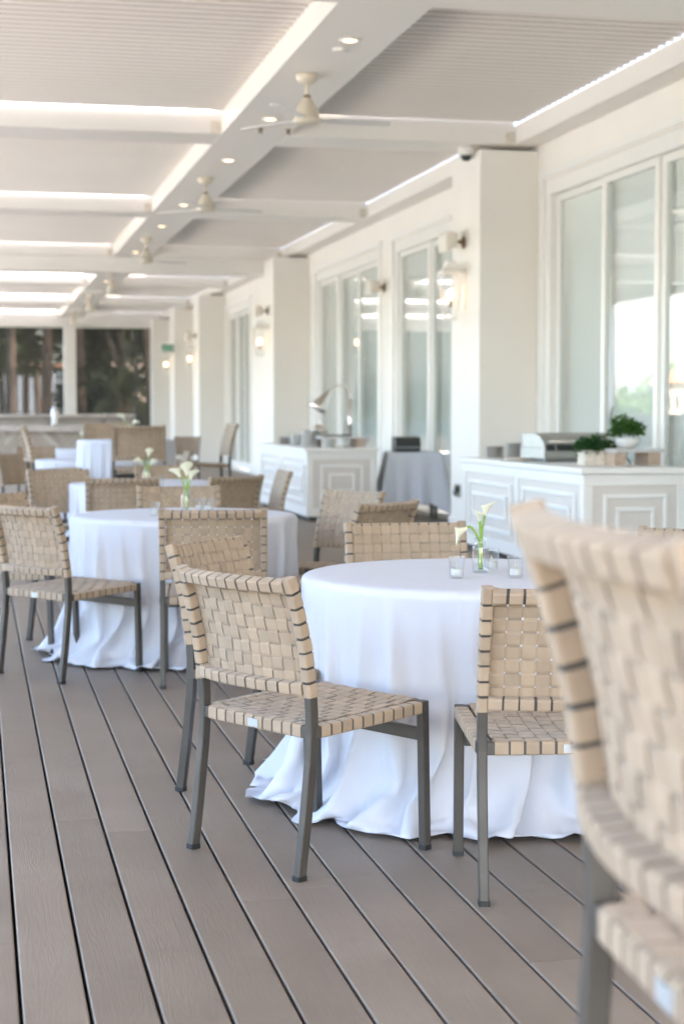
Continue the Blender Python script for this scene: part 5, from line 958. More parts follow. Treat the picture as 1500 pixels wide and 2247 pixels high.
-109,-97,-39,103,104,-74,20,-27,48,35,-30,69,-151,-49,-53,104,106,-6,28,-154,-92,-99,111,64,101,-106,-2,-24,-20,-13,19,18,4,26,64,120,-122,-5,-2,-6,12,-15,86,26,-82,48,-42,83,-119,
63,-18,-52,-28,-116,126,-80,-3,23,75,51,-135,55,-65,121,-73,30,7,-52,37,8,-11,-9,-38,149,-56,-19,-26,-15,-4,-104,108,75,14,-82,-148,-25,9,50,135,85,96,-100,10,-39,-52,-113,5,106,
-28,-43,-32,147,65,26,-35,-165,12,45,53,-111,-1,112,60,-148,-41,-2,4,-6,-19,-9,-11,17,62,72,10,-10,-177,18,-23,104,-81,-31,-15,66,0,-5,0,56,-30,-82,-45,-11,67,29,42,94,11,-58,-142,
41,103,148,-22,-19,4,-37,-41,-19,65,114,-70,-48,-117,-82,44,-11,-9,46,-40,39,1,8,-9,-81,-21,97,15,32,43,-31,-30,-86,-19,20,-5,37,1,82,-7,107,-135,27,-36,160,26,-80,-163,-60,-5,104,
66,-22,-46,-29,181,54,-2,-171,-79,-1,-9,17,5,-2,18,34,148,-72,-5,-60,166,-23,-59,-162,-22,-17,27,-43,64,-24,-27,22,49,122,-92,35,-116,78,19,144,94,-42,-88,-159,50,131,82,-47,-73,
14,-91,40,-63,141,-156,38,-76,88,77,-38,42,-137,7,56,60,83,-182,14,-65,121,47,112,49,-81,-31,-167,44,1,8,-5,-100,115,-74,-6]
NT = 128
def cloth_mesh():
    d = np.array(CLOTH, dtype=np.int64).reshape(-1, NT, 3)
    d = np.cumsum(d, axis=0)
    q = np.cumsum(d, axis=1) / 4000.0
    q[:1, :, 2] = 0.7445
    # the hem spreads a little wider over the deck
    rr = np.linalg.norm(q[:, :, :2], axis=2, keepdims=True)
    t = np.clip(1 - q[:, :, 2:3] / .735, 0, 1)
    q[:, :, :2] *= (rr + .22 * np.maximum(rr - .62, 0)) / np.maximum(rr, .01)
    a = np.linspace(0, 2 * PI, NT, endpoint=False)
    r0 = np.linalg.norm(q[0, :, :2], axis=1).mean()
    tops = []
    for r in (.15, .3, .44, .53):
        tops.append(np.stack([r * np.cos(a), r * np.sin(a), np.full(NT, .7448)], 1))
    q = np.concatenate([np.array(tops), q], 0)
    v = [(0, 0, .7448)] + [tuple(p) for p in q.reshape(-1, 3)]
    f = [(0, 1 + k, 1 + (k + 1) % NT) for k in range(NT)]
    for i in range(len(q) - 1):
        for k in range(NT):
            p = 1 + i * NT + k; s = 1 + i * NT + (k + 1) % NT
            f.append((p, p + NT, s + NT, s))
    return v, f
cv, cf = cloth_mesh()
cl = MB().add(cv, cf).build('tablecloth', M['cloth'], smooth=True, sub=1)
tag(cl, 'x', 'tablecloth', 'white cloths draped over the tables')
tb = thing('round_table', 'x', 'table', group='tables under white cloths')
MB().lathe([(0.001, .70), (.585, .70), (.592, .708), (.592, .722), (.585, .73), (.001, .73)], 64).build('tabletop', M['table'], tb, smooth=False)
MB().lathe([(.05, .03), (.045, .06), (.04, .35), (.04, .64), (.06, .699)], 20, cap=True).build('pedestal', M['tube'], tb, smooth=True)
mbx = MB()
for k in range(4):
    a = k * PI / 2 + .4
    mbx.obox((math.cos(a) * .17, math.sin(a) * .17, .018), (math.cos(a) * .16, math.sin(a) * .16, 0), (-math.sin(a) * .03, math.cos(a) * .03, 0), (0, 0, .014))
mbx.build('base', M['tube'], tb, bevel=.004)
tables = [(T1, 1, 1, R(-80), 'nearest table, front right, in focus'), (T2, 1, 1, R(-90), 'second table, left of centre'), (T3, 1, 1, R(215), 'third table, in middle distance'),
          (T4, .80, 1.36, R(300), 'tall narrow table behind the counter chair'), (T5, 1, 1, R(100), 'low fifth table at far left'), (T6, 1, 1, R(20), 'last blurred table before the stone bar')]
names = ['round white tablecloth with soft folds pooling on the deck, in focus on the nearest table',
         'round white tablecloth on the second table left of centre, hem bunched on the deck',
         'white tablecloth on the third table, mostly hidden behind chairs in the middle distance',
         'white cloth over the tall narrow table, highest cloth in the distance',
         'white cloth over the low table by the far left edge',
         'white cloth on the last blurred table in front of the stone bar']
tn = ['round table under the sharp white cloth nearest the camera', 'round table under the second white cloth left of centre', 'round table under the third cloth in the middle distance',
      'tall table under the highest white cloth in the distance', 'round table under the low white cloth at the far left', 'round table under the last blurred cloth by the stone bar']
for i, ((x, y), s, sz, rz, _) in enumerate(tables):
    c = place(cl, i > 0, (x, y, 0.002), rz, names[i]); c.scale = (s, s, sz)
    t = place(tb, i > 0, (x, y, 0), rz, tn[i]); t.scale = (s, s, sz)

# ------------------------------------------------------------------ vases, calla lilies, votives
rx, ry = Vector((.977, -.214, 0)), Vector((.214, .977, 0))      # picture right, away from the camera
def make_vase():
    t = thing('bud_vase', 'x', 'vase', group='glass bud vases with calla lilies')
    pr = [(.001, .003), (.024, .003), (.0265, .008), (.0268, .02), (.0268, .085), (.0255, .093), (.019, .099), (.0165, .103), (.0165, .112), (.019, .1165), (.0195, .119)]
    MB().lathe(pr, 56, rib=0.035).build('glass_body', M['ribbed'], t, smooth=True)
    MB().lathe([(.0180, .1165), (.0205, .1175), (.0210, .1195), (.0200, .1212), (.0182, .1205)], 40).build('lip', M['clear'], t, smooth=True)
    MB().lathe([(.001, .0005), (.0235, .0005), (.0245, .004), (.001, .006)], 40).build('base', M['clear'], t, smooth=True)
    return t
def make_lily(pts, size, tip, name='calla_lily'):
    """pts: stem points; the bloom continues along the last stem direction."""
    t = thing(name, 'x', 'flower', group='white calla lilies')
    P_ = [Vector(p) for p in pts]
    fine = []
    for i in range(len(P_) - 1):
        p0, p1, p2, p3 = P_[max(i - 1, 0)], P_[i], P_[i + 1], P_[min(i + 2, len(P_) - 1)]
        for k in range(6):
            s = k / 6
            fine.append(0.5 * ((2 * p1) + (-p0 + p2) * s + (2 * p0 - 5 * p1 + 4 * p2 - p3) * s * s + (-p0 + 3 * p1 - 3 * p2 + p3) * s ** 3))
    fine.append(P_[-1])
    MB().tube(fine, [.0040 + .0008 * (i / len(fine)) for i in range(len(fine))], 8).build('stem', M['stem'], t, smooth=True)
    d = (fine[-1] - fine[-3]).normalized()
    side = rx * tip[0] + ry * tip[1] + Vector((0, 0, tip[2]))
    b = d.cross(side).normalized()
    a = b.cross(d)
    secs = []
    nv, nu = 14, 24
    for j in range(nv + 1):
        v = j / nv
        row = []
        for k in range(nu):
            u = k / (nu - 1)
            th = (u - .5) * 2 * PI * 1.08
            lip = .5 + .5 * math.cos(th)                      # 1 at the long tip side
            h = size * v * (.62 + .55 * lip ** 2 * v)
            r = size * (.085 + .27 * v ** 1.5) * (1 + .30 * v * v * (.4 + .6 * lip))
            curl = size * .12 * v ** 4 * lip
            row.append(fine[-1] + d * (h - curl * .6) + (a * math.cos(th) + b * math.sin(th)) * (r + curl) + a * 0.0)
        secs.append(row)
    o = MB().loft(secs, cap=False, closed=False).build('bloom', M['petal'], t, smooth=True)
    o.modifiers.new('solid', 'SOLIDIFY').thickness = .0009
    MB().tube([fine[-1] + d * size * .12, fine[-1] + d * size * .35, fine[-1] + d * size * .58], [.0035, .004, .0025], 8).build('spadix', M['spadix'], t, smooth=True)
    return t
def make_votive():
    t = thing('votive_glass', 'x', 'candle glass', group='small glass votive cups')
    pr = [(.001, .0012), (.0195, .0012), (.0225, .003), (.0265, .070), (.0272, .0725), (.0262, .0722), (.0215, .012), (.001, .0105)]
    MB().lathe(pr, 40).build('cup', M['clear'], t, smooth=True)
    MB().lathe([(.0258, .0705), (.0276, .0712), (.0276, .0732), (.0258, .0732), (.0258, .0705)], 40).build('rim', M['clear'], t, smooth=True)
    return t
def make_candle():
    t = thing('tea_light', 'x', 'candle', group='white tea lights in glass cups')
    MB().lathe([(.001, .0), (.0178, .0), (.0186, .002), (.0196, .019), (.018, .0208), (.001, .0195)], 28).build('wax', M['wax'], t, smooth=True)
    MB().lathe([(.0012, .0195), (.0012, .026), (.0035, .030), (.0025, .035), (.0004, .042)], 10).build('wick', M['petal'], t, smooth=True)
    return t
vase0, vot0, can0 = make_vase(), make_votive(), make_candle()
ZT = .747
vases = [((1.679, 5.444, ZT), 'clear ribbed glass bud vase on the nearest white table'), ((1.12, 9.08, ZT), 'clear ribbed bud vase on the second table, behind the square chair'),
         ((1.27, 12.78, ZT), 'small blurred bud vase on the third table'), ((1.50, 16.85, 1.016), 'far bud vase standing on the tall table'), ((1.48, 24.7, ZT), 'tiny far bud vase on the last table by the bar')]
for i, (loc, lab) in enumerate(vases):
    place(vase0, i > 0, loc, i * .3, lab)
def L(r_, a_, z): return rx * r_ + ry * a_ + Vector((0, 0, z))
lil = [
 ([L(.0, 0, .012), L(.002, 0, .08), L(.006, .002, .15), L(.014, .004, .196)], .052, (1, -.2, -.1), 'tallest white calla lily with long curled tip, on the nearest table'),
 ([L(-.004, .003, .012), L(-.002, .002, .08), L(-.001, .0, .14), L(-.004, -.006, .178)], .042, (-1, -.3, .2), 'middle white calla lily opening toward the left, on the nearest table'),
 ([L(.004, -.003, .012), L(-.004, -.002, .10), L(-.021, -.004, .141), L(-.036, -.006, .158), L(-.047, -.008, .155)], .058, (-.2, -.3, -1), 'white calla lily drooping to the left over a chair, on the nearest table'),
]
set0 = []
for pts, sz, tip, lab in lil:
    t = make_lily(pts, sz, tip); t.location = vases[0][0]; t['label'] = lab
lil2 = [
 [([L(.0, 0, .012), L(-.004, 0, .10), L(-.018, .002, .16), L(-.034, .002, .192)], .062, (-.3, -.6, -.8), 'white calla lily leaning left over the second table'),
  ([L(.002, 0, .012), L(.001, 0, .10), L(.003, .002, .17), L(.002, .002, .200)], .072, (.3, -.8, .3), 'upright white calla lily, middle one on the second table'),
  ([L(.004, .004, .012), L(.004, .002, .10), L(.012, .004, .15), L(.020, .006, .178)], .060, (.6, -.5, -.5), 'white calla lily tilting right on the second table')],
 [([L(.0, 0, .012), L(-.004, 0, .10), L(-.014, .002, .15), L(-.034, .002, .165)], .062, (-.6, -.5, -.5), 'blurred calla lily bending left over the third table'),
  ([L(.002, 0, .012), L(.006, 0, .10), L(.012, .002, .17), L(.016, .002, .205)], .062, (.3, -.8, .3), 'tallest blurred calla lily on the third table'),
  ([L(.004, .004, .012), L(.008, .002, .08), L(.018, .004, .12), L(.030, .006, .14)], .060, (.8, -.5, 0), 'lower blurred calla lily on the third table')],
 [([L(.0, 0, .012), L(-.004, 0, .10), L(-.020, .002, .15), L(-.045, .002, .195)], .075, (-.6, -.5, 0), 'far calla lily leaning left above the tall table'),
  ([L(.002, 0, .012), L(.006, 0, .10), L(.015, .002, .13), L(.035, .002, .150)], .070, (.6, -.5, -.2), 'far calla lily leaning right above the tall table')],
 [([L(.0, 0, .012), L(.004, 0, .10), L(.010, .002, .15), L(.022, .002, .185)], .085, (.5, -.7, 0), 'single distant calla lily on the last table by the bar')]]
for v, grp in zip(vases[1:], lil2):
    for pts, sz, tip, lab in grp:
        t = make_lily(pts, sz, tip); t.location = v[0]; t['label'] = lab
vots = [((1.547, 5.283), 'glass votive cup left of the lilies on the nearest table'), ((1.738, 5.243), 'glass votive cup right of the lilies on the nearest table'),
        ((1.745, 5.53), 'glass votive cup half hidden behind the ribbed vase'), ((.914, 8.776), 'glass votive cup alone at left on the second table'),
        ((1.20, 9.15), 'glass votive cup just right of the second vase'), ((1.245, 9.10), 'rightmost glass votive cup on the second table'), ((1.33, 12.30), 'blurred votive cup on the third table')]
for i, ((x, y), lab) in enumerate(vots):
    place(vot0, i > 0, (x, y, ZT), 0, lab)
    place(can0, i > 0, (x, y, ZT + .0112), 0, 'white tea light in the ' + lab.replace('glass votive cup', 'cup').replace('blurred votive cup', 'blurred cup'))

# ------------------------------------------------------------------ panelled buffet counters
def molding(mb, o, ux, uz, x0, x1, z0, z1, nrm, w=.032, d=.018):
    """rectangular picture-frame molding on a face: o + ux*x + uz*z, proud along nrm."""
    def bar(a0, a1, b0, b1):
        c = Vector(o) + Vector(ux) * ((a0 + a1) / 2) + Vector(uz) * ((b0 + b1) / 2) + Vector(nrm) * (d / 2 + .0005)
        mb.obox(c, Vector(ux) * (a1 - a0) / 2, Vector(nrm) * d / 2, Vector(uz) * (b1 - b0) / 2)
    bar(x0, x1, z1 - w, z1); bar(x0, x1, z0, z0 + w)
    bar(x0, x0 + w, z0 + w + .0005, z1 - w - .0005); bar(x1 - w, x1, z0 + w + .0005, z1 - w - .0005)
def counter(x0, x1, y0, y1, h, label):
    t = thing('buffet_counter', label, 'counter', (x0, y0, 0), group='white panelled buffet counters')
    W_, D_ = x1 - x0, y1 - y0
    MB().box(.03, W_ - .03, .03, D_ - .03, .0, .055).build('toe_kick', M['dark'], t)
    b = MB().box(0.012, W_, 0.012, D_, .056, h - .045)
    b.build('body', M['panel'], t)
    f = MB()
    # face frame: stiles and rails on the long side (facing -x) and the near end (facing -y)
    n = 2
    s_ = .075
    for y0_, y1_ in ((0, s_), (D_ / 2 - s_ / 2, D_ / 2 + s_ / 2), (D_ - s_, D_)):
        f.box(0, .0115, y0_, y1_, .16, h - .135)
    f.box(-.004, .0115, 0, D_, .056, .159); f.box(-.002, .0115, 0, D_, h - .134, h - .046)
    f.box(0.012, s_, -.0, .0115, .16, h - .135); f.box(W_ - s_, W_, 0, .0115, .16, h - .135)
    f.box(0.0, W_, -.004, .0114, .056, .159); f.box(0.0, W_, -.002, .0114, h - .134, h - .046)
    f.build('face_frame', M['counter'], t, bevel=.003)
    for k in range(2):
        a = s_ + k * (D_ / 2 - s_ / 2) if k else s_
        a = s_ if k == 0 else D_ / 2 + s_ / 2
        b_ = D_ / 2 - s_ / 2 if k == 0 else D_ - s_
        mo = MB()
        molding(mo, (.0122, 0, 0), (0, 1, 0), (0, 0, 1), a + .11, b_ - .11, .22, h - .20, (-1, 0, 0))
        molding(mo, (.0122, 0, 0), (0, 1, 0), (0, 0, 1), a + .24, b_ - .24, .34, h - .31, (-1, 0, 0))
        mo.build('molding', M['molding'], t, bevel=.006)
    mo = MB()
    molding(mo, (0, .0122, 0), (1, 0, 0), (0, 0, 1), s_ + .085, W_ - s_ - .085, .22, h - .20, (0, -1, 0))
    molding(mo, (0, .0122, 0), (1, 0, 0), (0, 0, 1), s_ + .185, W_ - s_ - .185, .34, h - .30, (0, -1, 0))
    mo.build('molding', M['molding'], t, bevel=.006)
    MB().box(-.035, W_ + .02, -.035, D_ + .02, h - .044, h).build('countertop', M['counter'], t, bevel=.006)
    return t
counter(4.49, 5.33, 11.93, 15.15, .866, 'white panelled buffet counter on the right with grill lids and green plants on top')
counter(3.79, 4.63, 19.2, 22.5, .862, 'white panelled buffet counter farther back holding a silver heat lamp')

def plates(x, y, z, r, n, label, m='china', grp='stacked plates on the buffets'):
    t = thing('plate_stack', label, 'plates', (x, y, z), group=grp)
    pr = [(.001, 0)]
    for i in range(n):
        pr += [(r * .62, i * .012), (r, i * .012 + .008), (r, i * .012 + .0105), (r * .985, i * .012 + .0115)]
    pr += [(r * .6, n * .012 + .001), (.001, n * .012)]
    MB().lathe(pr, 40).build('plates', M[m], t, smooth=False)
    return t
Z1 = .8665
plates(4.71, 14.85, Z1, .095, 9, 'left stack of grey plates at the far end of the near counter', 'china_shade')
plates(4.81, 14.52, Z1, .10, 12, 'middle stack of grey plates, taller, on the near counter', 'china_shade')
plates(4.80, 14.12, Z1, .08, 19, 'tallest stack of pale plates beside the steel grill lid')
def tray(x, y, z, label):
    t = thing('cutlery_tray', label, 'tray', (x, y, z))
    MB().box(-.14, .14, -.20, .20, 0, .012).build('tray', M['steel'], t, bevel=.004)
    mb = MB()
    rr_ = random.Random(3)
    for i in range(7):
        yy = -.15 + i * .05
        mb.tube([(-.11, yy, .022), (-.02, yy + .01, .026), (.05, yy, .034), (.11, yy, .026)], [.006, .006, .010, .016], 8)
    mb.build('spoons', M['nickel'], t, smooth=True)
tray(4.62, 13.75, Z1, 'silver tray of serving spoons along the front of the near counter')
def grill(x, y, z, rz, label):
    t = thing('chafing_grill', label, 'grill', (x, y, z), rz, 'stainless steel grills on the near counter')
    W_ = .205
    sec = [(-.20, .03), (-.20, .08), (-.17, .17), (-.10, .225), (0.0, .245), (.20, .245), (.20, .03)]
    MB().loft([[(sx, yy, zz) for yy, zz in [(a, b) for a, b in sec]] for sx in (-W_, W_)]).build('lid', M['lid'], t, bevel=.006)
    for s in (-1, 1):
        MB().box(s * W_ - .012, s * W_ + .012, -.205, .21, .03, .12).build('end_plate', M['lid'], t, bevel=.006)
    gl = MB()
    for a, b in ((-.185, -.105), (-.085, .085), (.105, .185)):
        c = Vector(((a + b) / 2, -.1885, .122)); gl.obox(c, ((b - a) / 2, 0, 0), (0, -.003, .001), (0, .0085, .026))
    gl.build('window', M['dark'], t)
    MB().tube([(-.18, -.235, .175), (.18, -.235, .175)], .011, 10).tube([(-.17, -.235, .175), (-.17, -.16, .175)], .007, 8).tube([(.17, -.235, .175), (.17, -.16, .175)], .007, 8).build('handle', M['nickel'], t, smooth=True)
    MB().box(-.20, .20, -.20, .20, 0.0, .0295).build('firebox', M['slate'], t, bevel=.004)
    return t
grill(4.86, 13.62, Z1, R(10), 'stainless grill with three dark windows in its lid, nearer the plates')
grill(5.14, 13.70, Z1, R(-8), 'second stainless grill lid behind the green planter box')

def leaf_ball(mb, c, rad, n, size, seed, flat=.8):
    r_ = random.Random(seed)
    c = Vector(c)
    for i in range(n):
        d = Vector((r_.gauss(0, 1), r_.gauss(0, 1), abs(r_.gauss(0, 1)) - .25)).normalized()
        p = c + Vector((d.x * rad, d.y * rad, d.z * rad * flat)) * (r_.random() ** .45)
        ax = (d + Vector((r_.uniform(-.7, .7), r_.uniform(-.7, .7), r_.uniform(-.3, .7)))).normalized()
        sd = ax.cross(Vector((r_.uniform(-1, 1), r_.uniform(-1, 1), r_.uniform(-1, 1)))).normalized()
        s = size * r_.uniform(.6, 1.25)
        nn = ax.cross(sd) * s * .15
        mb.add([p, p + ax * s * .5 + sd * s * .3 + nn, p + ax * s, p + ax * s * .5 - sd * s * .3 + nn], [(0, 1, 2, 3)])
t = thing('planter_box', 'distressed white wooden planter box with dark green leafy plant on the counter corner', 'planter', (4.83, 12.60, Z1))
MB().box(-.11, .11, -.085, -.068, 0, .12).box(-.11, .11, .068, .085, 0, .12).box(-.11, -.092, -.067, .067, 0, .12).box(.092, .11, -.067, .067, 0, .12).box(-.091, .091, -.067, .067, 0, .02).build('box', M['washed'], t, bevel=.003)
MB().box(-.09, .09, -.066, .066, .021, .10).build('soil', M['soil'], t)
mb = MB(); leaf_ball(mb, (-.02, 0, .13), .13, 480, .036, 2, .65); leaf_ball(mb, (.10, .05, .12), .11, 220, .036, 9, .7); leaf_ball(mb, (-.09, -.02, .15), .07, 120, .034, 12, .9); leaf_ball(mb, (.03, .03, .18), .07, 100, .034, 13, .9)
mb.build('foliage', M['herb_dark'], t)
t = thing('riser_stand', 'grey marble slab on wooden block legs at the right end of the near counter', 'riser', (5.10, 12.50, Z1), R(8))
MB().box(-.22, .22, -.15, .15, .105, .135).build('slab', M['marble'], t, bevel=.004)
for sx in (-.155, .155):
    MB().box(sx - .055, sx + .055, -.11, .11, 0, .1045).build('leg', M['wood'], t, bevel=.003)
t = thing('potted_herb', 'bushy bright green herb in a white round pot on the marble riser', 'potted plant', (5.08, 12.53, Z1 + .1355))
MB().lathe([(.05, 0), (.085, .02), (.098, .06), (.092, .085), (.084, .085), (.084, .06), (.001, .055)], 32).build('pot', M['china'], t, smooth=True)
MB().lathe([(.083, .060), (.001, .066)], 24).build('soil', M['soil'], t)
mb = MB(); leaf_ball(mb, (0, 0, .12), .13, 620, .030, 7, .75); leaf_ball(mb, (-.03, .02, .17), .09, 200, .034, 8, 1.0); leaf_ball(mb, (.08, 0, .15), .07, 110, .03, 18, .9); leaf_ball(mb, (-.10, .0, .10), .06, 80, .03, 19, .9)
mb.build('foliage', M['herb'], t)
t = thing('wire_rack', 'dark green wire legs beneath the marble riser edge', 'rack', (5.12, 12.62, Z1))
MB().tube([(-.05, 0, 0), (0, .0, .09)], .006, 6).tube([(.05, .05, 0), (.0, .05, .09)], .006, 6).tube([(0, 0, .09), (0, .05, .09)], .006, 6).build('rack_legs', M['dark'], t)

# far counter things
Z2 = .8625
t = thing('heat_lamp', 'silver cone heat lamp on a bent pole above the far counter', 'heat lamp', (4.46, 19.85, Z2))
MB().lathe([(.09, 0), (.09, .012), (.03, .02), (.02, .03)], 28, cap=True).build('base', M['nickel'], t, smooth=True)
MB().tube([(0, 0, .03), (0, 0, .58)], .026, 14).build('pole', M['nickel'], t, smooth=True)
arc = [(0, 0, .58)] + [(-.14 + .14 * math.cos(a), 0, .62 + .13 * math.sin(a)) for a in np.linspace(0, PI * .80, 12)]
MB().tube(arc, .011, 10).build('gooseneck', M['nickel'], t, smooth=True)
sh = bpy.data.objects.new('shade_pivot', None)
pr = [(.020, 0), (.026, -.03), (.065, -.13), (.105, -.25), (.112, -.29), (.107, -.29), (.095, -.24), (.001, -.21)]
mb = MB().lathe(pr, 32)
rot = Matrix.Rotation(R(33), 4, 'Y'); e_ = Vector(arc[-1])
mb.v = [tuple(rot @ Vector(p) + e_) for p in mb.v]
mb.build('lamp_shade', M['nickel'], t, smooth=True)
bpy.data.objects.remove(sh)
t = thing('riser_stand', 'marble slab on wooden feet under the heat lamp on the far counter', 'riser', (4.35, 19.62, Z2))
MB().box(-.33, .26, -.18, .18, .105, .135).build('slab', M['marble'], t, bevel=.004)
for sx in (-.22, .15):
    MB().box(sx - .05, sx + .05, -.13, .13, 0, .1045).build('leg', M['wood'], t, bevel=.003)
t = thing('chafing_pot', 'polished steel lidded pot behind the riser on the far counter', 'pot', (4.16, 20.25, Z2))
MB().lathe([(.10, 0), (.10, .18), (.108, .19), (.108, .205), (.09, .24), (.03, .27), (.001, .275)], 32, cap=True).build('pot', M['nickel'], t, smooth=True)
MB().lathe([(.012, .275), (.02, .295), (.012, .31), (.001, .312)], 16).build('knob', M['nickel'], t, smooth=True)
t = thing('serving_tray', 'dark flat tray lying on the marble slab under the heat lamp', 'tray', (4.22, 19.62, Z2 + .1355))
MB().box(-.15, .17, -.13, .13, 0, .018).build('tray', M['dark'], t, bevel=.004)
plates(3.98, 21.6, Z2, .11, 8, 'short plate stack at the far left of the far counter', 'china_shade')
plates(4.02, 20.9, Z2, .12, 12, 'pale plate stack left of the steel pot on the far counter')
plates(4.00, 20.1, Z2, .11, 17, 'tall white plate stack at the front edge of the far counter')
plates(4.12, 19.52, Z2, .085, 9, 'small white bowl stack in front of the wooden riser foot')
# draped side table with a dark chest between the counters
t = thing('side_table', 'rectangular service table hidden under a white cloth by the glass doors', 'table', (5.17, 19.58, 0), R(-10))
MB().box(-.30, .30, -.30, .30, .76, .80).build('tabletop', M['table'], t)
for sx in (-.26, .26):
    for sy in (-.26, .26): MB().box(sx - .02, sx + .02, sy - .02, sy + .02, 0, .759).build('leg', M['tube'], t)
def rect_cloth(hx, hy, zt, drop, seed):
    n = 200; secs = []
    r_ = random.Random(seed); ph = [r_.uniform(0, 6) for _ in range(6)]
    def outline(off, t, sh):
        pts = []
        for k in range(n):
            s = k / n * 4; side = int(s); f_ = s - side
            cs = [(-1, -1), (1, -1), (1, 1), (-1, 1)]; a = cs[side]; b = cs[(side + 1) % 4]
            x = (a[0] + (b[0] - a[0]) * f_) * hx; y = (a[1] + (b[1] - a[1]) * f_) * hy
            d = abs(f_ - round(f_)); corner = max(0, 1 - d / .16)
            nx, ny = [(0, -1), (1, 0), (0, 1), (-1, 0)][side]
            w_ = .03 * math.sin(f_ * 9 + ph[side]) + .02 * math.sin(f_ * 19 + ph[side + 2])
            cx, cy = (1 if x > 0 else -1), (1 if y > 0 else -1)
            o_ = off + t * (.02 + w_)
            px = x + nx * o_ + corner * t * .16 * cx * .7 ; py = y + ny * o_ + corner * t * .16 * cy * .7
            if corner == 0: pass
            z = zt - drop * t + sh * (corner * .0) - t * corner * .13
            pts.append((px, py, max(.012, z)))
        return pts
    for sc_ in (.05, .5, .9): secs.append([(p[0] * sc_, p[1] * sc_, zt) for p in outline(0, 0, 0)])
    secs.append([(p[0], p[1], zt - .0005) for p in outline(.004, 0, 0)])
    for t_ in np.linspace(.02, 1, 16): secs.append(outline(.010, t_, 0))
    return MB().loft(secs, cap=False)
o = rect_cloth(.315, .315, .805, .62, 4).build('tablecloth', M['cloth'], smooth=True)
o.location = (5.17, 19.58, 0); o.rotation_euler = (0, 0, R(-10))
tag(o, 'pale cloth with pointed corners hanging over the rectangular side table', 'tablecloth')
t = thing('card_terminal', 'black slanted box with a grey stripe on the draped side table', 'box', (5.08, 19.55, .807))
MB().loft([[(sx, -.10, 0), (sx, -.13, .09), (sx, -.10, .175), (sx, .10, .185), (sx, .12, 0)] for sx in (-.155, .155)]).build('case', M['dark'], t, bevel=.008)
MB().obox((0, -.119, .052), (.15, 0, 0), (0, -.004, .0012), (0, -.0055, .017)).build('stripe', M['slate'], t)

# ------------------------------------------------------------------ wall fittings
def lantern(y, label, first=[None]):
    used = first[0] is not None
    if not used:
        t = thing('wall_lantern', label, 'lantern', group='tapered glass wall lanterns'); first[0] = t
        MB().box(-.012, 0, -.075, .075, -.16, .26).build('backplate', M['trim'], t, bevel=.003)
        fr = MB()
        def P(sx, sy, u): w_ = .055 + .055 * u; return Vector((-.145 + sx * w_, sy * w_, -.26 + .48 * u))
        for sx in (-1, 1):
            for sy in (-1, 1): fr.tube([P(sx, sy, 0), P(sx, sy, 1)], .009, 6)
        for u in (0, 1):
            for a, b in (((-1, -1), (1, -1)), ((1, -1), (1, 1)), ((1, 1), (-1, 1)), ((-1, 1), (-1, -1))): fr.tube([P(*a, u), P(*b, u)], .010, 6)
        fr.build('frame', M['trim'], t)
        gl = MB()
        for a, b in (((-1, -1), (1, -1)), ((1, 1), (-1, 1)), ((-1, 1), (-1, -1))): gl.add([P(*a, .02), P(*b, .02), P(*b, .98), P(*a, .98)], [(0, 1, 2, 3)])
        gl.build('glass', M['clear'], t)
        MB().loft([[(-.145 + sx * .115, sy * .115, .225) for sx, sy in ((-1, -1), (1, -1), (1, 1), (-1, 1))], [(-.145 + sx * .06, sy * .06, .285) for sx, sy in ((-1, -1), (1, -1), (1, 1), (-1, 1))], [(-.145 + sx * .05, sy * .05, .34) for sx, sy in ((-1, -1), (1, -1), (1, 1), (-1, 1))]]).build('cap', M['trim'], t, bevel=.003)
        MB().tube([(-.012, 0, .25), (-.08, 0, .31), (-.145, 0, .33)], .010, 8).build('arm', M['trim'], t, smooth=True)
        MB().lathe([(.016, 0), (.016, .07), (.013, .075)], 16, (-.145, 0, -.14), cap=True).build('socket', M['bronze'], t)
        MB().box(-.20, -.09, -.055, .055, -.265, -.255).build('bottom_plate', M['trim'], t)
        MB().lathe([(.012, 0), (.03, .03), (.037, .06), (.030, .09), (.012, .11), (.001, .113)], 20, (-.145, 0, -.065), cap=True).build('bulb', M['bulb'], t, smooth=True)
        o = t
    else:
        o = copy_tree(first[0])
    o.location = (5.028, y, 2.53); o['label'] = label
lantern(16.95, 'nearest glass wall lantern, bulb lit, on the closest white column')
lantern(29.0, 'lit glass wall lantern on the second column behind the far counter')
lantern(38.85, 'small blurred wall lantern on the third column of the building')
lantern(43.8, 'farthest wall lantern, a small warm glow at the end of the wall')
def speaker(x, y, z, label, first=[None]):
    used = first[0] is not None
    if not used:
        t = thing('wall_speaker', label, 'speaker', group='tilted white wall speakers'); first[0] = t
        MB().lathe([(.001, 0), (.065, 0), (.07, .006), (.05, .02), (.001, .022)], 24).build('mount', M['bronze'], t, smooth=True)
        me_ = t.children[0]; me_.rotation_euler = (0, R(-90), 0)
        MB().tube([(-.015, 0, 0), (-.09, 0, .01)], .016, 10).build('bracket', M['bronze'], t, smooth=True)
        sp = [[(-.09, -.10, -.06), (-.09, .10, -.06), (-.09, .10, .08), (-.09, -.10, .08)], [(-.20, -.155, -.095), (-.20, .155, -.095), (-.20, .155, .105), (-.20, -.155, .105)], [(-.24, -.15, -.11), (-.24, .15, -.11), (-.24, .15, .08), (-.24, -.15, .08)]]
        MB().loft(sp).build('cabinet', M['speaker'], t, bevel=.015)
        o = t
    else: o = copy_tree(first[0])
    o.location = (x, y, z); o['label'] = label
speaker(5.028, 16.95, 3.07, 'white tilted speaker on bronze mount above the nearest lantern')
speaker(5.648, 22.95, 3.04, 'white wall speaker between two glass doors above the far counter')
speaker(5.028, 29.0, 3.05, 'white wall speaker above the lantern on the second column')
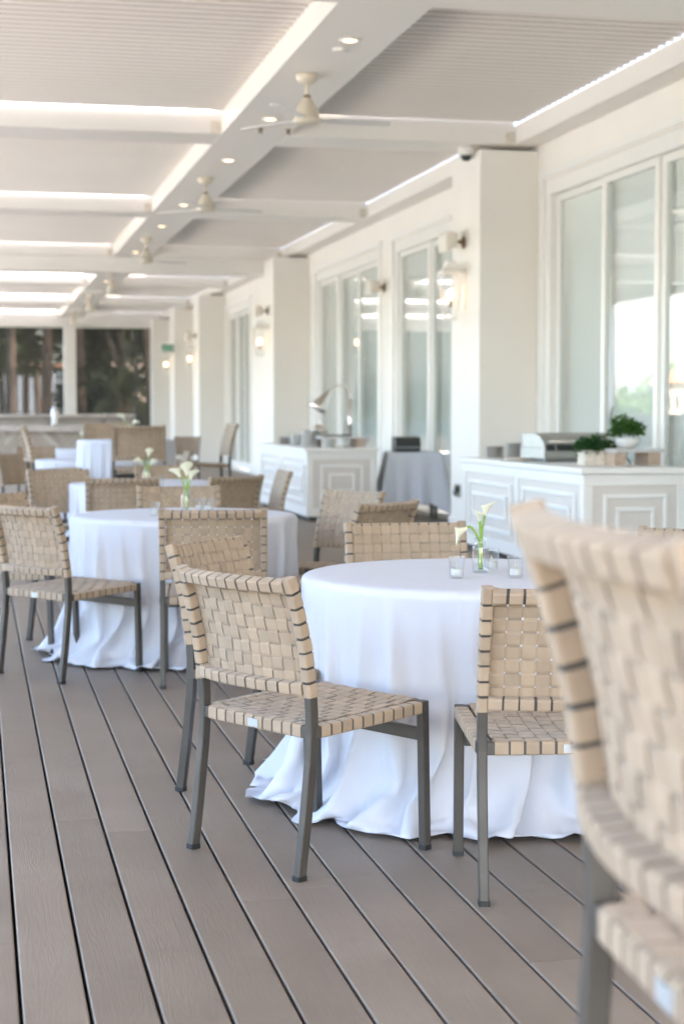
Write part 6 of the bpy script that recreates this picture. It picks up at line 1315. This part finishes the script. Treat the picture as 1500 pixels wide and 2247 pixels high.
speaker(5.028, 38.85, 3.05, 'tiny white wall speaker high on the third column')
t = thing('security_camera', 'white dome security camera under the beam by the nearest column', 'camera', (4.95, 16.62, 3.998))
MB().lathe([(.085, 0), (.085, -.06), (.078, -.075), (.001, -.075)], 28, cap=True).build('housing', M['trim'], t, smooth=False)
MB().lathe([(.058, -.0755), (.055, -.10), (.035, -.125), (.001, -.135)], 24).build('dome', M['dark'], t, smooth=True)
t = thing('exit_sign', 'small green lit sign at the far end of the wall', 'sign', (4.86, 43.15, 2.93))
MB().box(-.17, .17, .0, .05, -.11, .11).build('housing', M['trim'], t, bevel=.006)
MB().box(-.15, .15, -.006, -.001, -.09, .09).build('sign_face', M['exit'], t)
MB().tube([(0.1, .025, .11), (.35, .09, .11)], .012, 8).build('bracket', M['trim'], t)

# ------------------------------------------------------------------ ceiling fans, downlights, sprinklers
def fan():
    t = thing('ceiling_fan', 'x', 'ceiling fan', group='cream ceiling fans along the centre beam')
    MB().lathe([(.001, -.002), (.086, -.002), (.088, -.02), (.075, -.055), (.04, -.075), (.02, -.08), (.001, -.08)], 32).build('canopy', M['cream'], t, smooth=True)
    MB().tube([(0, 0, -.07), (0, 0, -.185)], .016, 12).build('downrod', M['cream'], t, smooth=True)
    MB().lathe([(.001, -.172), (.028, -.172), (.03, -.19), (.045, -.20), (.085, -.27), (.098, -.31), (.098, -.335), (.105, -.345), (.11, -.36), (.10, -.385), (.06, -.395), (.001, -.397)], 36).build('motor', M['cream'], t, smooth=True)
    MB().lathe([(.026, -.166), (.031, -.172), (.031, -.184), (.026, -.19)], 20).build('collar', M['bronze'], t)
    for a in (4, 128, 238):
        d = Vector((math.cos(R(a)), math.sin(R(a)), 0)); s = Vector((-d.y, d.x, 0))
        b = MB()
        secs = []
        for u, hw in ((.10, .02), (.15, .03), (.20, .058), (.35, .066), (.55, .062), (.68, .05), (.70, .03)):
            c = d * u + Vector((0, 0, -.358)); tl = Vector((0, 0, -.16))
            p0 = c + s * hw + tl * hw; p1 = c - s * hw - tl * hw
            secs.append([p0 + Vector((0, 0, .004)), p1 + Vector((0, 0, .004)), p1 - Vector((0, 0, .004)), p0 - Vector((0, 0, .004))])
        b.loft(secs).build('blade', M['blade'], t)
    return t
f0 = fan()
fl = ['nearest cream ceiling fan with three blades under the centre beam', 'second cream ceiling fan from the camera under the beam', 'third cream ceiling fan just before the deep cross header',
      'fourth ceiling fan, blurred, just beyond the deep header', 'fifth ceiling fan, blurred, in the far bays', 'farthest ceiling fan before the dark screens']
for i, (y, lab) in enumerate(zip((13.3, 19.38, 26.24, 32.9, 39.4, 46.0), fl)):
    place(f0, i > 0, (2.63, y, 4.0), R(i * 7), lab)
def dl():
    t = thing('downlight', 'x', 'downlight', group='round recessed downlights in the centre beam')
    MB().lathe([(.060, .0), (.078, -.001), (.080, -.006), (.074, -.012), (.053, -.010)], 32).build('trim_ring', M['trim'], t, smooth=True)
    MB().lathe([(.001, -.0035), (.054, -.0035), (.054, -.006), (.001, -.006)], 28).build('lens', M['downlight'], t)
    return t
d0 = dl()
ys = [12.0, 15.35, 17.95, 21.93, 24.52, 28.6, 31.2, 35.2, 37.9, 41.7, 44.5, 48.2]
wd = ['first lit downlight, nearest the top of the picture', 'second lit downlight, left of the nearest fan motor', 'third lit downlight, just beyond the nearest fan', 'fourth lit downlight, left of the second fan',
      'fifth lit downlight, just beyond the second fan', 'sixth lit downlight, beside the third fan', 'seventh lit downlight, first past the deep header', 'eighth lit downlight, beyond the deep header',
      'ninth lit downlight in the blurred far bays', 'tenth lit downlight in the blurred far bays', 'eleventh lit downlight near the end of the beam', 'last lit downlight above the end post']
for i, (y, lab) in enumerate(zip(ys, wd)): place(d0, i > 0, (2.69, y, 3.999), 0, lab)
def spr():
    t = thing('sprinkler_head', 'x', 'sprinkler', group='brass sprinkler heads on the centre beam')
    MB().lathe([(.001, 0), (.03, 0), (.028, -.006), (.012, -.01), (.010, -.03), (.001, -.032)], 20).build('body', M['bronze'], t)
    MB().lathe([(.001, -.038), (.022, -.038), (.024, -.042), (.001, -.043)], 16).tube([(.012, 0, -.01), (.012, 0, -.04)], .003, 6).tube([(-.012, 0, -.01), (-.012, 0, -.04)], .003, 6).build('deflector', M['dark'], t)
    return t
s0 = spr()
place(s0, False, (2.69, 15.9, 3.999), 0, 'dark sprinkler head left of the nearest fan blade')
place(s0, True, (2.96, 15.9, 3.999), 0, 'dark sprinkler head right below the nearest fan motor')
t = thing('ceiling_sensor', 'flat white round sensor on the beam beside the first downlight', 'sensor', (2.69, 12.32, 3.999))
MB().lathe([(.001, 0), (.06, 0), (.06, -.012), (.05, -.02), (.001, -.021)], 28).build('cover', M['pergola'], t)

# ------------------------------------------------------------------ stone bar at the far end
t = thing('bar_counter', 'long stone topped bar with chevron wood front below the dark screens', 'bar', (0, 25.7, 0))
MB().box(-2.4, 2.3, .10, .75, 0, .985).build('front_panel', M['chevron'], t)
MB().box(-2.45, 2.42, -.06, .85, .986, 1.075).build('counter_slab', M['stone'], t, bevel=.006)
MB().box(-2.4, 2.50, 1.9, 2.1, 0, 1.19).build('back_wall', M['stone'], t)
MB().box(-2.45, 2.55, 1.75, 2.2, 1.191, 1.25).build('back_ledge', M['stone'], t, bevel=.006)
MB().box(2.12, 2.42, .86, 1.74, .99, 1.075).build('side_slab', M['stone'], t, bevel=.006)
t = thing('cocktail_shaker', 'white and silver shaker standing on the stone bar', 'shaker', (1.18, 25.95, 1.0755))
MB().lathe([(.04, 0), (.05, .02), (.055, .19), (.05, .2)], 24, cap=True).build('body', M['china'], t, smooth=True)
MB().lathe([(.05, .201), (.045, .24), (.025, .275), (.025, .31), (.001, .312)], 24).build('cap', M['steel'], t, smooth=True)
t = thing('bar_faucet', 'low steel faucet behind the stone bar at right', 'faucet', (2.0, 26.8, 1.0755))
MB().tube([(0, 0, 0), (0, 0, .14), (0, -.04, .18), (0, -.10, .18), (0, -.12, .14)], .014, 10).build('spout', M['steel'], t, smooth=True)
MB().box(-.09, .09, -.03, .03, 0, .02).build('deck_plate', M['steel'], t, bevel=.004)

# ------------------------------------------------------------------ garden beyond the end screens
def palm(x, y, h, r, lean, seed, label):
    t = thing('palm_tree', label, 'palm', (x, y, -.1), group='palms beyond the end screens')
    r_ = random.Random(seed)
    pts = [(lean[0] * (u ** 1.5), lean[1] * (u ** 1.5), h * u) for u in np.linspace(0, 1, 22)]
    rads = [r * (1.25 - .35 * u + .07 * ((i * 7) % 3 - 1)) * (1 + .35 * max(0, .08 - u) / .08) for i, u in enumerate(np.linspace(0, 1, 22))]
    MB().tube(pts, rads, 12).build('trunk', M['trunk'], t, smooth=True)
    top = Vector(pts[-1]); mb = MB()
    for k in range(26):
        az = r_.uniform(0, 2 * PI); el = r_.uniform(-.5, 1.1); Lf = r_.uniform(1.9, 2.7)
        d = Vector((math.cos(az) * math.cos(el), math.sin(az) * math.cos(el), math.sin(el)))
        prev = top; dirv = d
        for q in range(9):
            nx = prev + dirv * Lf / 9; sd = dirv.cross(Vector((0, 0, 1)))
            if sd.length < .05: sd = Vector((1, 0, 0))
            sd.normalize(); upv = sd.cross(dirv)
            for s in (-1, 1):
                for w_ in (0, .5):
                    b0 = prev + (nx - prev) * w_; ll = .55 * math.sin(PI * (q + .7 + w_) / 10.2) + .1
                    tip = b0 + sd * s * ll * .8 + dirv * ll * .5 - Vector((0, 0, ll * .35)) + upv * .0
                    mb.add([b0, b0 + dirv * .07, tip], [(0, 1, 2)])
            mb.add([prev + sd * .02, prev - sd * .02, nx - sd * .015, nx + sd * .015], [(0, 1, 2, 3)])
            dirv = (dirv - Vector((0, 0, .16))).normalized(); prev = nx
    mb.build('crown', M['frond'], t)
palm(2.55, 63, 7.2, .17, (.15, .2), 1, 'slim brown palm trunk at left, behind the left screen')
palm(3.70, 61, 6.6, .16, (-.08, .1), 2, 'straight palm trunk just right of the end post')
palm(6.05, 58, 6.0, .22, (-.35, .0), 3, 'thick rough palm trunk at right, leaning left')
palm(6.75, 60, 5.2, .20, (.2, .3), 4, 'palm trunk at the far right edge of the screen')
palm(1.35, 66, 7.0, .15, (.1, .0), 5, 'thin palm trunk cut by the left edge of the picture')
palm(2.05, 72, 6.5, .11, (.2, .0), 6, 'thin dark far palm over the sunlit path')
palm(2.75, 75, 6.2, .11, (-.3, .0), 7, 'second thin far palm over the sunlit path')
palm(5.0, 60, 2.1, .13, (.0, .1), 8, 'short young palm with orange brown stem at middle')
def bush(x, y, z, rx_, ry_, rz_, n, size, m, seed, label, trunk=True, name='broadleaf_tree', cat='tree', grp='trees beyond the end screens'):
    t = thing(name, label, cat, (x, y, -.1), group=grp)
    r_ = random.Random(seed); mb = MB()
    lobes = [(Vector((r_.uniform(-1, 1) * rx_ * .6, r_.uniform(-1, 1) * ry_ * .6, z + r_.uniform(-1, 1) * rz_ * .6)), r_.uniform(.35, .6)) for _ in range(9)]
    for i in range(n):
        c, s = lobes[r_.randrange(9)]
        d = Vector((r_.gauss(0, 1), r_.gauss(0, 1), r_.gauss(0, 1))).normalized() * (r_.random() ** .4)
        p = c + Vector((d.x * rx_ * s, d.y * ry_ * s, d.z * rz_ * s))
        a = Vector((r_.uniform(-1, 1), r_.uniform(-1, 1), r_.uniform(-1, 1))).normalized(); b = a.cross(Vector((r_.uniform(-1, 1), r_.uniform(-1, 1), r_.uniform(-1, 1)))).normalized()
        sz = size * r_.uniform(.6, 1.3)
        mb.add([p - a * sz, p + b * sz * .5, p + a * sz, p - b * sz * .5], [(0, 1, 2, 3)])
    if trunk:
        tr = MB().tube([(0, 0, 0), (.05, .03, z * .3), (.02, .1, z * .7)], [.16, .13, .09], 10)
        for k in range(5):
            c, s = lobes[k]; tr.tube([(.03, .06, z * .5), (c.x * .5, c.y * .5, z * .7), tuple(c)], [.07, .05, .02], 7)
        tr.build('trunk', M['bark'], t, smooth=True)
    mb.build('crown', M[m], t)
bush(1.0, 70, 5.2, 3.0, 2.2, 2.4, 3200, .20, 'leaf', 21, 'tall green broadleaf tree filling the left screen')
bush(4.5, 69, 4.6, 2.4, 2.0, 2.6, 3600, .20, 'leaf_dark', 22, 'dark dense tree right of the end post')
bush(5.6, 66.5, 5.6, 1.6, 1.6, 1.4, 1800, .18, 'leaf', 23, 'leafy tree crown in front of the pink house')
bush(8.2, 72, 5.6, 2.4, 2.0, 2.2, 2400, .22, 'leaf_dark', 24, 'dark tree behind the leaning palm at right')
bush(-2.5, 72, 5.0, 3.2, 2.0, 2.6, 2400, .22, 'leaf_dark', 25, 'dark tree outside the left edge behind the screen')
bush(4.4, 63.5, 1.6, 1.5, 1.0, 1.5, 2400, .14, 'leaf_dark', 26, 'dark rounded shrub below the dense tree', False, 'garden_shrub', 'shrub', 'shrubs beyond the end screens')
bush(6.5, 62.5, 1.0, 1.3, .8, .9, 1500, .12, 'leaf_dark', 27, 'low dark shrub at the foot of the leaning palm', False, 'garden_shrub', 'shrub', 'shrubs beyond the end screens')
bush(3.2, 65.0, 1.2, .7, .8, 1.1, 900, .12, 'leaf_dark', 28, 'narrow dark shrub behind the end post', False, 'garden_shrub', 'shrub', 'shrubs beyond the end screens')
bush(2.0, 64.8, .55, 2.2, .4, .45, 1500, .08, 'leaf', 29, 'low clipped hedge along the path at left', False, 'garden_hedge', 'hedge', 'shrubs beyond the end screens')
for i, (x, y, lab) in enumerate(((1.05, 57, 'thin dark lamp post at the left edge behind the screen'), (5.42, 58, 'thin dark lamp post in front of the pink house'))):
    t = thing('lamp_post', lab, 'lamp post', (x, y, -.1), group='dark lamp posts beyond the screens')
    MB().tube([(0, 0, 0), (0, 0, 5.2)], .06, 10).build('pole', M['dark'], t)
    MB().lathe([(.10, 0), (.10, .15), (.07, .4)], 12, cap=True).build('base', M['dark'], t)
    MB().lathe([(.05, 5.2), (.16, 5.3), (.18, 5.6), (.04, 5.75)], 12, cap=True).build('lantern_head', M['china'], t)
t = thing('house', 'pink stucco house with tiled roof seen through the dark screen', 'house', (8.2, 84, 0))
MB().box(-1.9, 9, 0, 8, -.1, 6.8).build('wall', M['pinkwall'], t)
MB().loft([[(-2.3, -.6, 6.8), (9.4, -.6, 6.8), (9.4, 8.6, 6.8), (-2.3, 8.6, 6.8)], [(1, 3.6, 8.6), (6, 3.6, 8.6), (6, 4.4, 8.6), (1, 4.4, 8.6)]]).build('roof', M['roof_tile'], t)
for wx in (-.9, 1.1, 3.2):
    MB().box(wx - .45, wx + .45, -.03, -.002, 3.9, 5.4).build('window', M['darkglass'], t)
MB().box(-1.95, 9, -.12, -.004, 2.9, 3.15).build('band', M['trim'], t)
t = thing('slatted_shed', 'blue grey slatted shed behind the palm trunks at left', 'shed', (2.3, 86, 0))
sl = MB()
for i in range(14): sl.box(-1.9 + i * .28, -1.9 + i * .28 + .22, -.05, 0, 0, 3.4)
sl.build('slats', M['bluegrey'], t)
MB().box(-2, 2.1, .01, 3, -.1, 3.5).build('wall', M['slate'], t)
MB().box(-2.2, 2.3, -.3, 3.3, 3.51, 3.7).build('roof', M['roof_tile'], t)

# ------------------------------------------------------------------ harbour side, mirrored in the glass doors
t = thing('deck_railing', 'white railing with thin cables along the water side of the deck', 'railing', (-3.15, 0, 0))
rl = MB()
for i in range(29):
    y = -4.8 + i * 1.87
    rl.box(-.03, .03, y - .03, y + .03, 0, 1.04)
rl.build('posts', M['trim'], t)
MB().box(-.05, .05, -5, 49, 1.041, 1.09).build('top_rail', M['trim'], t)
cb = MB()
for z in (.2, .4, .6, .8): cb.tube([(0, -5, z), (0, 49, z)], .006, 6)
cb.build('cables', M['steel'], t)
r_ = random.Random(77)
mb = MB()
for i in range(9500):
    y = r_.uniform(125, 620); x = -112 - r_.random() * 26
    hgt = 5 + 3.5 * math.sin(y * .05) + 2.5 * math.sin(y * .17 + 1) + 2 * math.sin(y * .41)
    z = .5 + r_.random() * max(2.5, hgt)
    a = Vector((r_.uniform(-1, 1), r_.uniform(-1, 1), r_.uniform(-1, 1))).normalized(); b = a.cross(Vector((r_.uniform(-1, 1), r_.uniform(-1, 1), r_.uniform(-1, 1)))).normalized()
    s = r_.uniform(.45, 1.2)
    mb.add([Vector((x, y, z)) - a * s, Vector((x, y, z)) + b * s * .7, Vector((x, y, z)) + a * s, Vector((x, y, z)) - b * s * .7], [(0, 1, 2, 3)])
struct(mb.build('far_woods', M['leaf']), 'stuff')
for i, (x, y) in enumerate(((-108, 262), (-110, 345))):
    t = thing('shore_house', ('pale house with tiled roof on the far shore' if i == 0 else 'second pale house farther along the far shore'), 'house', (x, y, 0), group='houses on the far shore')
    MB().box(-5, 5, -8, 8, 0, 6).build('wall', M['pinkwall'], t)
    MB().loft([[(-6, -9, 6), (6, -9, 6), (6, 9, 6), (-6, 9, 6)], [(-1, -5, 9), (1, -5, 9), (1, 5, 9), (-1, 5, 9)]]).build('roof', M['roof_tile'], t)
    for k in (-5, -1.5, 2, 5.5): MB().box(5.002, 5.05, k - .8, k + .8, 1.5, 4).build('window', M['darkglass'], t)
for i, (x, y, s) in enumerate(((-17, 62, 1.0), (-19, 40, 1.2))):
    t = thing('motor_boat', ('white motor boat moored beyond the promenade' if i == 0 else 'larger white motor boat moored nearer along the promenade'), 'boat', (x, y, -.9), group='white boats moored by the promenade')
    t.scale = (s, s, s)
    hull = []
    for u in np.linspace(0, 1, 9):
        w_ = 1.3 * (1 - u ** 3) + .02; z0 = .0 + .5 * u ** 2
        hull.append([(-w_, -4 + 8.5 * u, 1.3 + .4 * u * u), (-w_ * .75, -4 + 8 * u, z0 - .25), (w_ * .75, -4 + 8 * u, z0 - .25), (w_, -4 + 8.5 * u, 1.3 + .4 * u * u)])
    MB().loft(hull).build('hull', M['boat'], t)
    MB().loft([[(-.9, -2, 1.35), (.9, -2, 1.35), (.8, 1.6, 1.45), (-.8, 1.6, 1.45)], [(-.8, -1.8, 2.6), (.8, -1.8, 2.6), (.65, .6, 2.6), (-.65, .6, 2.6)]]).build('cabin', M['boat'], t, bevel=.05)
    MB().box(-.95, .95, -1.4, .3, 1.9, 2.35).build('window', M['darkglass'], t)
